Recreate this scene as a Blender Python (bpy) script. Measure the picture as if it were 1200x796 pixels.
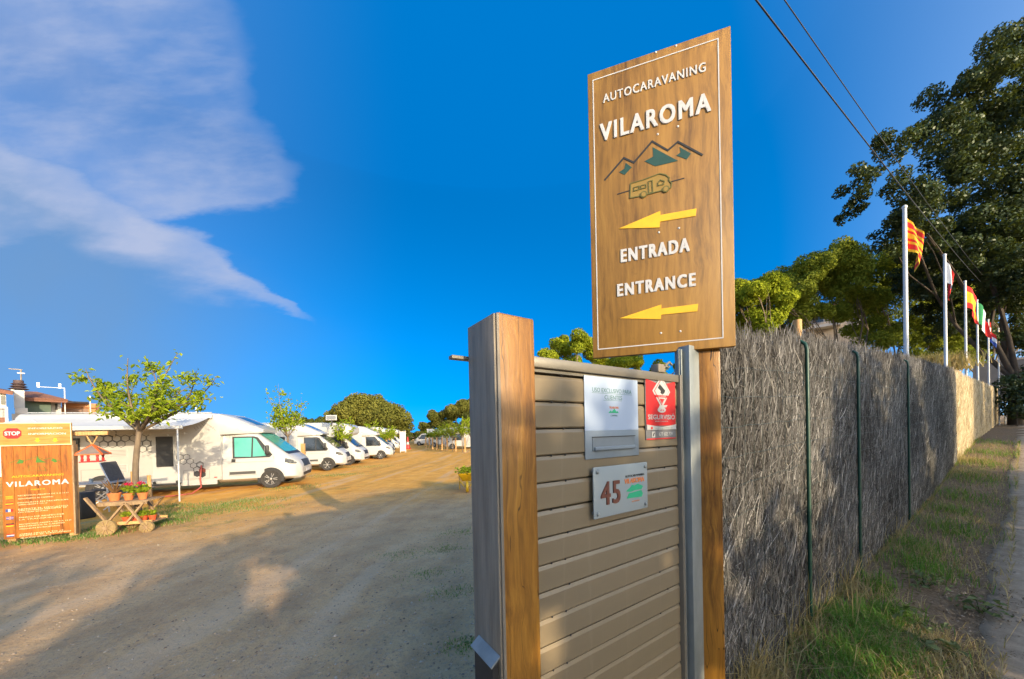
import bpy, math, random
import numpy as np
from mathutils import Vector, Matrix
for o in list(bpy.data.objects): bpy.data.objects.remove(o)
SC = bpy.context.scene
COL = SC.collection
rnd = random.Random(7)
rng = np.random.default_rng(11)
R = math.radians

# ---------------------------------------------------------------- camera
EYE = 1.65
F, CX, CY = 400.0, 600.0, 509.5          # focal length and principal point, pixels of the 1200 x 796 photograph
cam = bpy.data.cameras.new('camera'); cam.sensor_width = 36; cam.lens = 12; cam.shift_y = (CY - 398) / 1200
cam.clip_start = 0.05; cam.clip_end = 5000
co = bpy.data.objects.new('camera', cam); COL.objects.link(co); SC.camera = co
MR = Matrix.Rotation(R(89.5), 3, 'X') @ Matrix.Rotation(R(-1.25), 3, 'Z')
co.matrix_world = Matrix.Translation((0, 0, EYE)) @ MR.to_4x4()

# ---------------------------------------------------------------- sky, sun, exposure
SUN_EL, SUN_H = R(14), Vector((.61, -.79, 0)).normalized()
SUN_DIR = Vector((SUN_H.x * math.cos(SUN_EL), SUN_H.y * math.cos(SUN_EL), math.sin(SUN_EL)))
SC.view_settings.view_transform = 'Standard'; SC.view_settings.look = 'None'
SC.view_settings.exposure = 1.62; SC.view_settings.gamma = 1
W = bpy.data.worlds.new('World'); SC.world = W; W.use_nodes = True
nt = W.node_tree; nt.nodes.clear()
def nd(t, k, **kw):
    n = t.nodes.new(k)
    for a, b in kw.items(): setattr(n, a, b)
    return n
def mth(t, op, a, b=None, c=None, clamp=False):
    n = nd(t, 'ShaderNodeMath', operation=op, use_clamp=clamp)
    for i, v in enumerate((a, b, c)):
        if v is None: continue
        if isinstance(v, (int, float)): n.inputs[i].default_value = v
        else: t.links.new(v, n.inputs[i])
    return n.outputs[0]
def sstep(t, x, lo, hi):
    n = nd(t, 'ShaderNodeMapRange', interpolation_type='SMOOTHSTEP')
    t.links.new(x, n.inputs[0]); n.inputs[1].default_value = lo; n.inputs[2].default_value = hi
    return n.outputs[0]
sky = nd(nt, 'ShaderNodeTexSky', sky_type='NISHITA', sun_disc=False)
sky.sun_elevation = SUN_EL; sky.sun_rotation = math.atan2(SUN_H.x, SUN_H.y)
sky.air_density = 1.1; sky.dust_density = 2.2; sky.ozone_density = 3.0
hs = nd(nt, 'ShaderNodeHueSaturation'); hs.inputs['Saturation'].default_value = 1.35; hs.inputs['Value'].default_value = 1.0
nt.links.new(sky.outputs[0], hs.inputs['Color'])
tc = nd(nt, 'ShaderNodeTexCoord'); sx = nd(nt, 'ShaderNodeSeparateXYZ'); nt.links.new(tc.outputs['Generated'], sx.inputs[0])
# clear dry air: away from the sun the blue goes down to the horizon; towards the sun the sky keeps its pale glow
dp = nd(nt, 'ShaderNodeVectorMath', operation='DOT_PRODUCT'); nt.links.new(tc.outputs['Generated'], dp.inputs[0]); dp.inputs[1].default_value = SUN_H
away = sstep(nt, dp.outputs['Value'], .40, -.30)
zz_ = mth(nt, 'MULTIPLY_ADD', away, .42, sx.outputs[2]); uvz = nd(nt, 'ShaderNodeCombineXYZ')
nt.links.new(sx.outputs[0], uvz.inputs[0]); nt.links.new(sx.outputs[1], uvz.inputs[1]); nt.links.new(zz_, uvz.inputs[2]); nt.links.new(uvz.outputs[0], sky.inputs[0])
nt.links.new(mth(nt, 'MULTIPLY_ADD', away, .54, .90), hs.inputs['Saturation']); hs.inputs['Hue'].default_value = .504
ym = mth(nt, 'MAXIMUM', sx.outputs[1], .08)
A_ = mth(nt, 'DIVIDE', sx.outputs[0], ym); B_ = mth(nt, 'DIVIDE', sx.outputs[2], ym)
cb = nd(nt, 'ShaderNodeCombineXYZ'); nt.links.new(A_, cb.inputs[0]); nt.links.new(B_, cb.inputs[1])
def noise_w(scale, detail, sxyz, rough=.55):
    mp = nd(nt, 'ShaderNodeMapping'); nt.links.new(cb.outputs[0], mp.inputs[0]); mp.inputs['Scale'].default_value = sxyz; mp.inputs['Rotation'].default_value = (0, 0, R(30))
    n = nd(nt, 'ShaderNodeTexNoise'); nt.links.new(mp.outputs[0], n.inputs[0]); n.inputs['Scale'].default_value = scale; n.inputs['Detail'].default_value = detail; n.inputs['Roughness'].default_value = rough
    return n.outputs[0]
n1 = noise_w(2.0, 6, (1, 1, 1)); n2 = noise_w(2.2, 8, (1.0, 3.2, 1), .62); n3 = noise_w(6.5, 6, (.7, 2.2, 1))
wa = mth(nt, 'MULTIPLY_ADD', mth(nt, 'SUBTRACT', n1, .5), .34, A_); wa = mth(nt, 'MULTIPLY_ADD', mth(nt, 'SUBTRACT', n3, .5), .14, wa)
wb = mth(nt, 'MULTIPLY_ADD', mth(nt, 'SUBTRACT', n2, .5), .17, B_)
front = mth(nt, 'GREATER_THAN', sx.outputs[1], .085)
# upper plume: tip near (-.60,.76); right edge leans back to (-.85,1.25)
e_r = mth(nt, 'ADD', wa, mth(nt, 'MULTIPLY', sstep(nt, wb, .72, 1.02), .17))
lowl = mth(nt, 'MULTIPLY_ADD', wa, .12, .755)                                   # lower edge of the plume
p1 = mth(nt, 'MULTIPLY', sstep(nt, e_r, -.57, -.66), sstep(nt, mth(nt, 'SUBTRACT', wb, lowl), -.015, .03))
p1 = mth(nt, 'MULTIPLY', p1, sstep(nt, mth(nt, 'MULTIPLY_ADD', wb, .9, wa), .62, .12))
# lower plume: band from (-1.5,.92) to the tip (-.64,.42)
lin = mth(nt, 'MULTIPLY_ADD', A_, -.52, .085)
dl = mth(nt, 'SUBTRACT', wb, lin)
dl2 = mth(nt, 'MULTIPLY_ADD', mth(nt, 'SUBTRACT', n3, .5), .10, dl)
hwid = mth(nt, 'MULTIPLY_ADD', sstep(nt, A_, -.60, -1.05), .085, .018)
dn = mth(nt, 'DIVIDE', mth(nt, 'ADD', dl2, .03), hwid)
p2 = mth(nt, 'MULTIPLY', sstep(nt, dn, .95, .25), sstep(nt, dn, -1.6, -.2))
p2 = mth(nt, 'MULTIPLY', p2, sstep(nt, wa, -.55, -.70))
veil = mth(nt, 'MULTIPLY', sstep(nt, dl, .05, -.05), sstep(nt, wa, -.50, -1.10))
veil = mth(nt, 'MULTIPLY', veil, sstep(nt, B_, .28, .48))
veil2 = sstep(nt, A_, -.25, -1.35)
core = mth(nt, 'MULTIPLY', sstep(nt, n1, .35, .75), .35); core = mth(nt, 'MULTIPLY_ADD', sstep(nt, n3, .35, .75), .25, core)
k1 = mth(nt, 'MULTIPLY', p1, mth(nt, 'ADD', core, .14)); k2 = mth(nt, 'MULTIPLY', p2, mth(nt, 'ADD', core, .42))
vl = mth(nt, 'MAXIMUM', mth(nt, 'MULTIPLY', veil, .34), mth(nt, 'MULTIPLY', veil2, .42))
kk = mth(nt, 'ADD', mth(nt, 'MAXIMUM', k1, k2), mth(nt, 'MULTIPLY', vl, .40))
kk = mth(nt, 'MULTIPLY', kk, front, clamp=True)
mx = nd(nt, 'ShaderNodeMixRGB'); nt.links.new(kk, mx.inputs[0]); nt.links.new(hs.outputs[0], mx.inputs[1]); mx.inputs[2].default_value = (.98, 1.16, 1.66, 1)
grey = mth(nt, 'MULTIPLY', mth(nt, 'MULTIPLY', sstep(nt, A_, -.25, -1.35), sstep(nt, dl, .08, -.12)), front); grey = mth(nt, 'MULTIPLY', grey, mth(nt, 'MULTIPLY_ADD', n1, .5, .45))
m2 = nd(nt, 'ShaderNodeMixRGB'); nt.links.new(grey, m2.inputs[0]); nt.links.new(hs.outputs[0], m2.inputs[1]); m2.inputs[2].default_value = (.30, .64, 1.10, 1); nt.links.new(m2.outputs[0], mx.inputs[1])
bg = nd(nt, 'ShaderNodeBackground'); bg.inputs[1].default_value = .15; nt.links.new(mx.outputs[0], bg.inputs[0])
wo = nd(nt, 'ShaderNodeOutputWorld'); nt.links.new(bg.outputs[0], wo.inputs[0])
sl = bpy.data.lights.new('sun', 'SUN'); sl.energy = 2.0; sl.angle = R(.5); sl.color = (1, .80, .52)
so = bpy.data.objects.new('sun', sl); COL.objects.link(so); so.rotation_euler = (-SUN_DIR).to_track_quat('-Z', 'Y').to_euler(); so.location = (10, -15, 20)

# ---------------------------------------------------------------- layout helpers
def ray(px, py): return MR @ Vector(((px - CX) / F, (CY - py) / F, -1))
def atY(px, py, Y): d = ray(px, py); return d * (Y / d.y) + Vector((0, 0, EYE))
def onZ(px, py, z): d = ray(px, py); return d * ((z - EYE) / d.z) + Vector((0, 0, EYE))
FD = Vector((.832, .555, 0)).normalized(); NF = Vector((FD.y, -FD.x, 0)); G0 = atY(715, 475, 1.37); G0.z = 0
GATE_ROT = math.atan2(FD.y, FD.x)
def uv(x, y): return (x - G0.x) * FD.x + (y - G0.y) * FD.y, (x - G0.x) * NF.x + (y - G0.y) * NF.y
def at_uv(u, v, z=0): p = G0 + FD * u + NF * v; return Vector((p.x, p.y, z))
def ss(x, a, b): t = np.clip((np.asarray(x, float) - a) / (b - a), 0, 1); return t * t * (3 - 2 * t)
def gz(x, y):                                     # height of the ground
    x = np.asarray(x, float); y = np.asarray(y, float)
    u = (x - G0.x) * FD.x + (y - G0.y) * FD.y; v = (x - G0.x) * NF.x + (y - G0.y) * NF.y
    rise = np.interp(u, [0, 2, 5, 8, 12.3, 18, 38, 60, 120, 400], [.0, .09, .14, .24, .58, .90, 1.5, 2.0, 3.0, 4.5])
    w = ss(v, -13, -1.5)
    low = -.016 * np.clip(-v - 1, 0, 26)
    return rise * w + low
def g(x, y): return float(gz(x, y))

# ---------------------------------------------------------------- material helpers
def base_mat(name):
    m = bpy.data.materials.new(name); m.use_nodes = True; t = m.node_tree
    b = t.nodes['Principled BSDF']; return m, t, b
def nz(t, vec, scale, detail=4, rough=.6, stretch=None):
    if stretch:
        mp = nd(t, 'ShaderNodeMapping'); mp.inputs['Scale'].default_value = stretch; t.links.new(vec, mp.inputs[0]); vec = mp.outputs[0]
    n = nd(t, 'ShaderNodeTexNoise'); n.inputs['Scale'].default_value = scale; n.inputs['Detail'].default_value = detail; n.inputs['Roughness'].default_value = rough
    t.links.new(vec, n.inputs[0]); return n.outputs[0]
def ramp(t, fac, stops):
    n = nd(t, 'ShaderNodeValToRGB'); e = n.color_ramp.elements
    while len(e) < len(stops): e.new(.5)
    for q, (p, c) in zip(e, stops): q.position = p; q.color = (*c, 1)
    t.links.new(fac, n.inputs[0]); return n.outputs[0]
def mixc(t, fac, a, b, mode='MIX'):
    n = nd(t, 'ShaderNodeMixRGB', blend_type=mode)
    for i, v in enumerate((fac, a, b)):
        if isinstance(v, (int, float)): n.inputs[i].default_value = v
        elif isinstance(v, tuple): n.inputs[i].default_value = (*v, 1)
        else: t.links.new(v, n.inputs[i])
    return n.outputs[0]
def bump(t, b, h, strength=.3, dist=.01):
    n = nd(t, 'ShaderNodeBump'); n.inputs['Strength'].default_value = strength; n.inputs['Distance'].default_value = dist
    t.links.new(h, n.inputs['Height']); t.links.new(n.outputs[0], b.inputs['Normal'])
def ocoord(t): return nd(t, 'ShaderNodeTexCoord').outputs['Object']
MATS = {}
def paint(name, c, c2=None, rough=.5, scale=6, metal=0, bmp=0, spec=.5, stretch=None, coat=0):
    if name in MATS: return MATS[name]
    m, t, b = base_mat(name); v = ocoord(t)
    c2 = c2 or tuple(x * .82 for x in c)
    n = nz(t, v, scale, 5, .65, stretch)
    t.links.new(ramp(t, n, [(.32, c2), (.68, c)]), b.inputs['Base Color'])
    r = nz(t, v, scale * 3.1, 3); t.links.new(mth(t, 'MULTIPLY_ADD', r, .22, rough - .11), b.inputs['Roughness'])
    b.inputs['Metallic'].default_value = metal; b.inputs['Specular IOR Level'].default_value = spec
    if coat: b.inputs['Coat Weight'].default_value = coat; b.inputs['Coat Roughness'].default_value = .08
    if bmp: bump(t, b, nz(t, v, scale * 8, 4, .6, stretch), bmp, .004)
    MATS[name] = m; return m
def wood(name, dark, mid, light, grain=(26, 26, 1.1), rough=.6, crack=.0, bmp=.5, dirt=0):
    m, t, b = base_mat(name); v = ocoord(t)
    big = nz(t, v, 2.2, 3, .5, (1.6, 1.6, .55))
    wv = nd(t, 'ShaderNodeMixRGB', blend_type='ADD'); wv.inputs[0].default_value = .06
    t.links.new(v, wv.inputs[1])
    nn = nd(t, 'ShaderNodeTexNoise'); nn.inputs['Scale'].default_value = 3; t.links.new(v, nn.inputs[0]); t.links.new(nn.outputs['Color'], wv.inputs[2])
    gr = nz(t, wv.outputs[0], 3.0, 8, .7, grain)
    fine = nz(t, v, 9.0, 5, .7, grain)
    c = ramp(t, gr, [(.36, dark), (.50, mid), (.64, light)])
    c = mixc(t, mth(t, 'MULTIPLY', sstep(t, fine, .52, .8), .55), c, tuple(x * .55 for x in dark))
    c = mixc(t, mth(t, 'MULTIPLY', sstep(t, big, .36, .66), .5), c, tuple(min(1, x * 1.2) for x in light))
    if crack:
        kn = nz(t, v, 4.2, 2, .4, (1.3, 1.3, .8)); k2_ = sstep(t, kn, .655, .70)
        c = mixc(t, mth(t, 'MULTIPLY', k2_, .8), c, tuple(x * .55 for x in dark)); rg = mth(t, 'MULTIPLY', sstep(t, kn, .56, .65), .45); c = mixc(t, rg, c, mid)
        ck = nz(t, wv.outputs[0], 1.5, 1, .3, (26, 26, .22))
        lin_ = mth(t, 'ABSOLUTE', mth(t, 'SUBTRACT', ck, .5))
        c = mixc(t, mth(t, 'MULTIPLY', sstep(t, lin_, .014, .002), mth(t, 'MULTIPLY', sstep(t, big, .45, .6), crack)), c, tuple(x * .25 for x in dark))
    if dirt:
        sp = nz(t, v, 11, 6, .75, (1, 1, .8)); c = mixc(t, mth(t, 'MULTIPLY', sstep(t, sp, .60, .74), dirt), c, tuple(x * .45 for x in dark))
    t.links.new(c, b.inputs['Base Color']); b.inputs['Roughness'].default_value = rough
    bump(t, b, gr, bmp, .004); return m
def leafmat(name, dark, light, trans=.35, gloss=.0):
    m = bpy.data.materials.new(name); m.use_nodes = True; t = m.node_tree; t.nodes.clear()
    a = nd(t, 'ShaderNodeAttribute', attribute_name='tint'); c = ramp(t, a.outputs['Fac'], [(0, dark), (1, light)])
    d = nd(t, 'ShaderNodeBsdfDiffuse'); tr = nd(t, 'ShaderNodeBsdfTranslucent'); mxs = nd(t, 'ShaderNodeMixShader'); mxs.inputs[0].default_value = trans
    t.links.new(c, d.inputs[0]); t.links.new(mixc(t, .5, c, (.30, .34, .02)), tr.inputs[0]); t.links.new(d.outputs[0], mxs.inputs[1]); t.links.new(tr.outputs[0], mxs.inputs[2])
    out = nd(t, 'ShaderNodeOutputMaterial'); last = mxs.outputs[0]
    if gloss:
        gl = nd(t, 'ShaderNodeBsdfGlossy'); gl.inputs['Roughness'].default_value = .4; gl.inputs[0].default_value = (.8, .85, .8, 1)
        m2 = nd(t, 'ShaderNodeMixShader'); m2.inputs[0].default_value = gloss; t.links.new(last, m2.inputs[1]); t.links.new(gl.outputs[0], m2.inputs[2]); last = m2.outputs[0]
    t.links.new(last, out.inputs[0]); return m
def tintmat(name, stops, rough=.9):                # colour picked piece by piece from the attribute "tint"
    m, t, b = base_mat(name); a = nd(t, 'ShaderNodeAttribute', attribute_name='tint')
    t.links.new(ramp(t, a.outputs['Fac'], stops), b.inputs['Base Color']); b.inputs['Roughness'].default_value = rough; b.inputs['Specular IOR Level'].default_value = .2
    return m

# ---------------------------------------------------------------- object helpers
def tag(o, label=None, cat=None, group=None, kind=None):
    if label: o['label'] = label
    if cat: o['category'] = cat
    if group: o['group'] = group
    if kind: o['kind'] = kind
    return o
def thing(name, label, cat, loc, rotz=0, group=None):
    o = bpy.data.objects.new(name, None); o.empty_display_size = .1; COL.objects.link(o); o.location = loc; o.rotation_euler = (0, 0, rotz)
    return tag(o, label, cat, group)
def link(name, me, mat, parent=None):
    o = bpy.data.objects.new(name, me); COL.objects.link(o)
    if parent: o.parent = parent
    if mat is not None and not len(me.materials):
        for q in (mat if isinstance(mat, (list, tuple)) else [mat]): me.materials.append(q)
    return o
def copy_tree(o, parent=None):
    c = o.copy(); COL.objects.link(c); c.parent = parent
    for ch in list(o.children): copy_tree(ch, c)
    return c
def np_mesh(name, V, Fc, tint=None, smooth=False):
    V = np.asarray(V, np.float32).reshape(-1, 3); Fc = np.asarray(Fc, np.int32); k = Fc.shape[1]
    me = bpy.data.meshes.new(name); me.vertices.add(len(V)); me.vertices.foreach_set('co', V.ravel())
    me.loops.add(Fc.size); me.loops.foreach_set('vertex_index', Fc.ravel())
    me.polygons.add(len(Fc)); me.polygons.foreach_set('loop_start', np.arange(0, Fc.size, k, dtype=np.int32))
    me.polygons.foreach_set('use_smooth', np.full(len(Fc), smooth))
    if tint is not None:
        a = me.attributes.new('tint', 'FLOAT', 'FACE'); a.data.foreach_set('value', np.asarray(tint, np.float32))
    me.update(calc_edges=True); return me
class MB:
    def __init__(s): s.v = []; s.f = []; s.m = []
    def add(s, vs, fs, mi=0):
        k = len(s.v); s.v += [tuple(q) for q in vs]; s.f += [tuple(i + k for i in f) for f in fs]; s.m += [mi] * len(fs); return s
    def box(s, c, d, rot=None, mi=0, ch=0):
        hx, hy, hz = d[0] / 2, d[1] / 2, d[2] / 2
        M = Matrix.Identity(3) if rot is None else (Matrix.Rotation(rot, 3, 'Z') if isinstance(rot, (int, float)) else rot)
        c = Vector(c)
        vs = [c + M @ Vector((x * hx, y * hy, z * hz)) for x in (-1, 1) for y in (-1, 1) for z in (-1, 1)]
        return s.add(vs, [(0, 1, 3, 2), (4, 6, 7, 5), (0, 4, 5, 1), (2, 3, 7, 6), (0, 2, 6, 4), (1, 5, 7, 3)], mi)
    def prism(s, poly, y0, y1, mi=0):                  # polygon in x,z (counter-clockwise seen from -y), pushed along y
        n = len(poly); vs = [(x, y0, z) for x, z in poly] + [(x, y1, z) for x, z in poly]
        return s.add(vs, [tuple(range(n)), tuple(range(2 * n - 1, n - 1, -1))] + [(i, i + n, (i + 1) % n + n, (i + 1) % n) for i in range(n)], mi)
    def bar(s, a, b, w, h=None, mi=0):
        a, b = Vector(a), Vector(b); d = b - a; z = d.normalized(); x = z.cross(Vector((0, 0, 1)))
        if x.length < 1e-4: x = Vector((1, 0, 0))
        x.normalize(); y = z.cross(x); M = Matrix((x, y, z)).transposed()
        return s.box((a + b) / 2, (w, h or w, d.length), M, mi)
    def tube(s, pts, rad, n=8, mi=0, caps=True):
        pts = [Vector(p) for p in pts]; L = len(pts); rad = rad if isinstance(rad, (list, tuple)) else [rad] * L
        vs = []; ref = None
        for i, p in enumerate(pts):
            d = (pts[min(i + 1, L - 1)] - pts[max(i - 1, 0)]).normalized()
            if ref is None: ref = d.cross(Vector((.3, .9, .2))).normalized()
            x = (ref - d * ref.dot(d)).normalized(); y = d.cross(x); ref = x
            for k in range(n):
                a = 2 * math.pi * k / n; vs.append(p + (x * math.cos(a) + y * math.sin(a)) * rad[i])
        fs = [(i * n + k, i * n + (k + 1) % n, (i + 1) * n + (k + 1) % n, (i + 1) * n + k) for i in range(L - 1) for k in range(n)]
        if caps: fs += [tuple(range(n - 1, -1, -1)), tuple(range((L - 1) * n, L * n))]
        return s.add(vs, fs, mi)
    def cyl(s, a, b, r0, r1=None, n=16, mi=0): return s.tube([a, b], [r0, r0 if r1 is None else r1], n, mi)
    def lathe(s, prof, c=(0, 0, 0), axis='Z', n=16, mi=0, caps=True):
        vs = []
        for r, h in prof:
            for k in range(n):
                a = 2 * math.pi * k / n; p = (r * math.cos(a), r * math.sin(a), h)
                if axis == 'Y': p = (p[0], h, p[1])
                vs.append(Vector(p) + Vector(c))
        L = len(prof); fs = [(i * n + k, i * n + (k + 1) % n, (i + 1) * n + (k + 1) % n, (i + 1) * n + k) for i in range(L - 1) for k in range(n)]
        if caps: fs += [tuple(range(n - 1, -1, -1)), tuple(range((L - 1) * n, L * n))]
        return s.add(vs, fs, mi)
    def ball(s, c, r, n=12, m=8, mi=0):
        r = r if isinstance(r, (tuple, list)) else (r, r, r); vs = []
        for i in range(m + 1):
            p = math.pi * i / m
            for k in range(n):
                a = 2 * math.pi * k / n; vs.append((c[0] + r[0] * math.sin(p) * math.cos(a), c[1] + r[1] * math.sin(p) * math.sin(a), c[2] - r[2] * math.cos(p)))
        return s.add(vs, [(i * n + k, i * n + (k + 1) % n, (i + 1) * n + (k + 1) % n, (i + 1) * n + k) for i in range(m) for k in range(n)], mi)
    def rings(s, rings, mi=0):                          # loft of equal-length rings
        n = len(rings[0]); vs = [p for r in rings for p in r]
        fs = [(i * n + k, i * n + (k + 1) % n, (i + 1) * n + (k + 1) % n, (i + 1) * n + k) for i in range(len(rings) - 1) for k in range(n)]
        fs += [tuple(range(n - 1, -1, -1)), tuple(range((len(rings) - 1) * n, len(rings) * n))]
        return s.add(vs, fs, mi)
    def mesh(s, name, sharp=None, bevel=0, seg=2):
        import bmesh
        me = bpy.data.meshes.new(name); me.from_pydata(s.v, [], s.f)
        bm = bmesh.new(); bm.from_mesh(me)
        for f, m in zip(bm.faces, s.m): f.material_index = m
        bmesh.ops.remove_doubles(bm, verts=bm.verts, dist=1e-5)
        bmesh.ops.recalc_face_normals(bm, faces=bm.faces)
        if bevel:
            ed = [e for e in bm.edges if len(e.link_faces) == 2 and e.calc_face_angle(0) > .5]
            bmesh.ops.bevel(bm, geom=ed, offset=bevel, segments=seg, profile=.5, affect='EDGES', clamp_overlap=True)
        bm.to_mesh(me); bm.free()
        if sharp is not None:
            me.polygons.foreach_set('use_smooth', [True] * len(me.polygons)); me.set_sharp_from_angle(angle=R(sharp))
        return me
    def build(s, name, mat, parent=None, sharp=None, bevel=0, seg=2): return link(name, s.mesh(name, sharp, bevel, seg), mat, parent)
def box(name, c, d, mat, parent=None, bevel=0, rot=None): return MB().box(c, d, rot).build(name, mat, parent, bevel=bevel, sharp=40 if bevel else None)
def prisms(P0, P1, r0, r1, n=3):                        # many thin sticks at once
    P0 = np.asarray(P0); P1 = np.asarray(P1); N = len(P0); d = P1 - P0; d /= np.linalg.norm(d, axis=1, keepdims=True) + 1e-9
    ref = np.tile([.31, .77, .12], (N, 1)); x = np.cross(d, ref); x /= np.linalg.norm(x, axis=1, keepdims=True) + 1e-9; y = np.cross(d, x)
    r0 = np.broadcast_to(r0, N)[:, None]; r1 = np.broadcast_to(r1, N)[:, None]; V = np.zeros((N, 2 * n, 3))
    for k in range(n):
        a = 2 * math.pi * k / n; o = x * math.cos(a) + y * math.sin(a); V[:, k] = P0 + o * r0; V[:, n + k] = P1 + o * r1
    base = (np.arange(N) * 2 * n)[:, None, None]
    q = np.array([[k, (k + 1) % n, n + (k + 1) % n, n + k] for k in range(n)])[None]
    return V.reshape(-1, 3), (base + q).reshape(-1, 4)
def leaves(name, C, Nn, size, tint, mat, parent=None, aspect=.5, droop=0, fold=False):
    C = np.asarray(C, float); N = len(C); Nn = Nn / (np.linalg.norm(Nn, axis=1, keepdims=True) + 1e-9)
    rr = rng.normal(size=(N, 3)); rr[:, 2] -= droop; t = rr - Nn * (rr * Nn).sum(1, keepdims=True); t /= np.linalg.norm(t, axis=1, keepdims=True) + 1e-9
    b = np.cross(Nn, t); s = np.broadcast_to(size, N)[:, None]
    V = np.stack([C - t * s * .5, C + b * s * aspect * .5 - t * s * .05, C + t * s * .5, C - b * s * aspect * .5 - t * s * .05], 1)
    if fold: V[:, 1] += Nn * s * .12; V[:, 3] += Nn * s * .12; V[:, 2] -= Nn * s * .1
    Fq = (np.arange(N) * 4)[:, None] + np.arange(4)[None]
    return link(name, np_mesh(name, V.reshape(-1, 3), Fq, tint), mat, parent)
def blob_pts(blobs, n, jitter=.7, inner=.62, squash=1):
    B = np.array(blobs, float); w = B[:, 3] ** 2; idx = rng.choice(len(B), n, p=w / w.sum()); d = rng.normal(size=(n, 3)); d /= np.linalg.norm(d, axis=1, keepdims=True)
    r = B[idx, 3:4] * (inner + (1.04 - inner) * rng.random((n, 1)) ** .6); sq = B[idx, 4:5] if B.shape[1] > 4 else squash
    C = B[idx, :3] + d * r * np.concatenate([np.ones((n, 2)), np.broadcast_to(sq, (n, 1))], 1)
    return C, d + rng.normal(size=(n, 3)) * jitter * .6, idx
FONT_CACHE = {}
def text(s, x, z, w, h, y, mat, parent, name='lettering', off=.0, ext=.002, align='C', shear=0, spacing=1.0):
    """flat raised lettering in the parent's x-z plane, facing -y, fitted into width w and height h, centred on x,z"""
    cu = bpy.data.curves.new('lettering', 'FONT'); cu.body = s; cu.extrude = .012; cu.resolution_u = 3; cu.space_character = spacing; cu.space_line = .8; cu.align_x = 'CENTER'
    ob = bpy.data.objects.new('tmp', cu); COL.objects.link(ob); dg = bpy.context.evaluated_depsgraph_get(); me = bpy.data.meshes.new_from_object(ob.evaluated_get(dg))
    bpy.data.objects.remove(ob)
    n = len(me.vertices); V = np.zeros(n * 3, np.float32); me.vertices.foreach_get('co', V); V = V.reshape(-1, 3)
    lo, hi = V.min(0), V.max(0); X = (V[:, 0] - (lo[0] + hi[0]) / 2) / (hi[0] - lo[0]) * w; Z = (V[:, 1] - (lo[1] + hi[1]) / 2) / (hi[1] - lo[1]) * h
    D = (V[:, 2] - lo[2]) / max(hi[2] - lo[2], 1e-6) * ext
    Vn = np.stack([X + x + Z * shear, y - D, Z + z], 1).astype(np.float32); me.vertices.foreach_set('co', Vn.ravel()); me.materials.clear(); me.update()
    if off:                                             # heavier strokes: the same outlines set a little apart
        b_ = off * h * .85; nV, Fs = len(Vn), [tuple(p.vertices) for p in me.polygons]; VV_, FF_ = [], []
        for i, (dx, dz) in enumerate(((-b_, -b_ * .7), (b_, -b_ * .7), (-b_, b_ * .7), (b_, b_ * .7), (0, 0))):
            VV_.append(Vn + np.array([dx, -.00012 * i, dz])); FF_ += [tuple(q + nV * i for q in f) for f in Fs]
        me2 = bpy.data.meshes.new(name); me2.from_pydata(np.concatenate(VV_).tolist(), [], FF_); bpy.data.meshes.remove(me); me = me2
    return link(name, me, mat, parent)
def plate(name, pts, y, th, mat, parent): return MB().prism(pts, y - th, y).build(name, mat, parent)

# ---------------------------------------------------------------- materials
M_white = paint('white_paint', (.46, .455, .435), (.42, .415, .40), .35, 1.5, coat=.3)
M_trim = paint('black_plastic', (.02, .02, .021), (.03, .03, .03), .5, 8)
M_rubber = paint('tyre_rubber', (.025, .024, .023), (.05, .045, .04), .85, 9)
M_alloy = paint('alloy_rim', (.62, .62, .63), (.5, .5, .5), .3, 5, metal=.7)
M_glass = paint('dark_glass', (.02, .025, .03), (.015, .02, .022), .12, 2, spec=.8)
M_screen = paint('teal_window_screen', (.10, .42, .30), (.06, .32, .26), .15, 1.2, spec=.9)
M_red = paint('red_paint', (.62, .02, .02), (.5, .015, .015), .45, 8)
M_yellow = paint('yellow_paint', (.80, .47, .01), (.7, .38, .01), .5, 14)
M_letter = paint('white_lettering', (.58, .57, .56), (.47, .465, .46), .55, 30)
M_black = paint('black_ink', (.012, .012, .012), (.02, .02, .02), .6, 20)
M_green_ink = paint('dark_green_ink', (.008, .05, .04), (.012, .065, .05), .55, 20)
M_olive_ink = paint('olive_ink', (.12, .11, .02), (.09, .085, .015), .6, 20)
M_steel = paint('galvanised_steel', (.31, .335, .33), (.19, .215, .21), .45, 7, metal=.4, bmp=.06, stretch=(1, 1, .35))
M_steel_dull = paint('weathered_steel', (.29, .245, .185), (.165, .14, .105), .6, 5, metal=.1, bmp=.2, stretch=(6, 6, .5))
M_slat = paint('taupe_slat_paint', (.285, .225, .14), (.24, .19, .12), .34, 3.2, metal=.25, stretch=(.5, 1, 2))
M_slat_edge = paint('taupe_rail_paint', (.20, .18, .14), (.15, .135, .11), .4, 4, metal=.2)
M_post = wood('varnished_post_wood', (.05, .017, .003), (.20, .080, .009), (.345, .160, .021), (16, 16, .7), .42, .9, .5)
M_sign = wood('stained_sign_wood', (.105, .050, .009), (.225, .110, .018), (.315, .165, .030), (11, 11, .8), .5, 0, .25, .35)
M_board = wood('orange_board_wood', (.15, .044, .004), (.31, .095, .006), (.39, .132, .011), (9, 9, .9), .5, 0, .2)
M_header = wood('pale_board_wood', (.30, .115, .015), (.42, .18, .028), (.50, .245, .055), (1.0, 12, 12), .5, 0, .2)
M_oldwood = wood('grey_brown_wood', (.14, .085, .045), (.26, .165, .085), (.36, .25, .13), (14, 14, 2), .75, .3, .4)
M_stake = wood('pine_stake_wood', (.34, .17, .06), (.50, .28, .10), (.60, .36, .15), (20, 20, 1.5), .7, .3, .3)
M_bark = paint('tree_bark', (.23, .17, .11), (.11, .08, .055), .9, 9, bmp=.9, stretch=(1, 1, .3))
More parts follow.
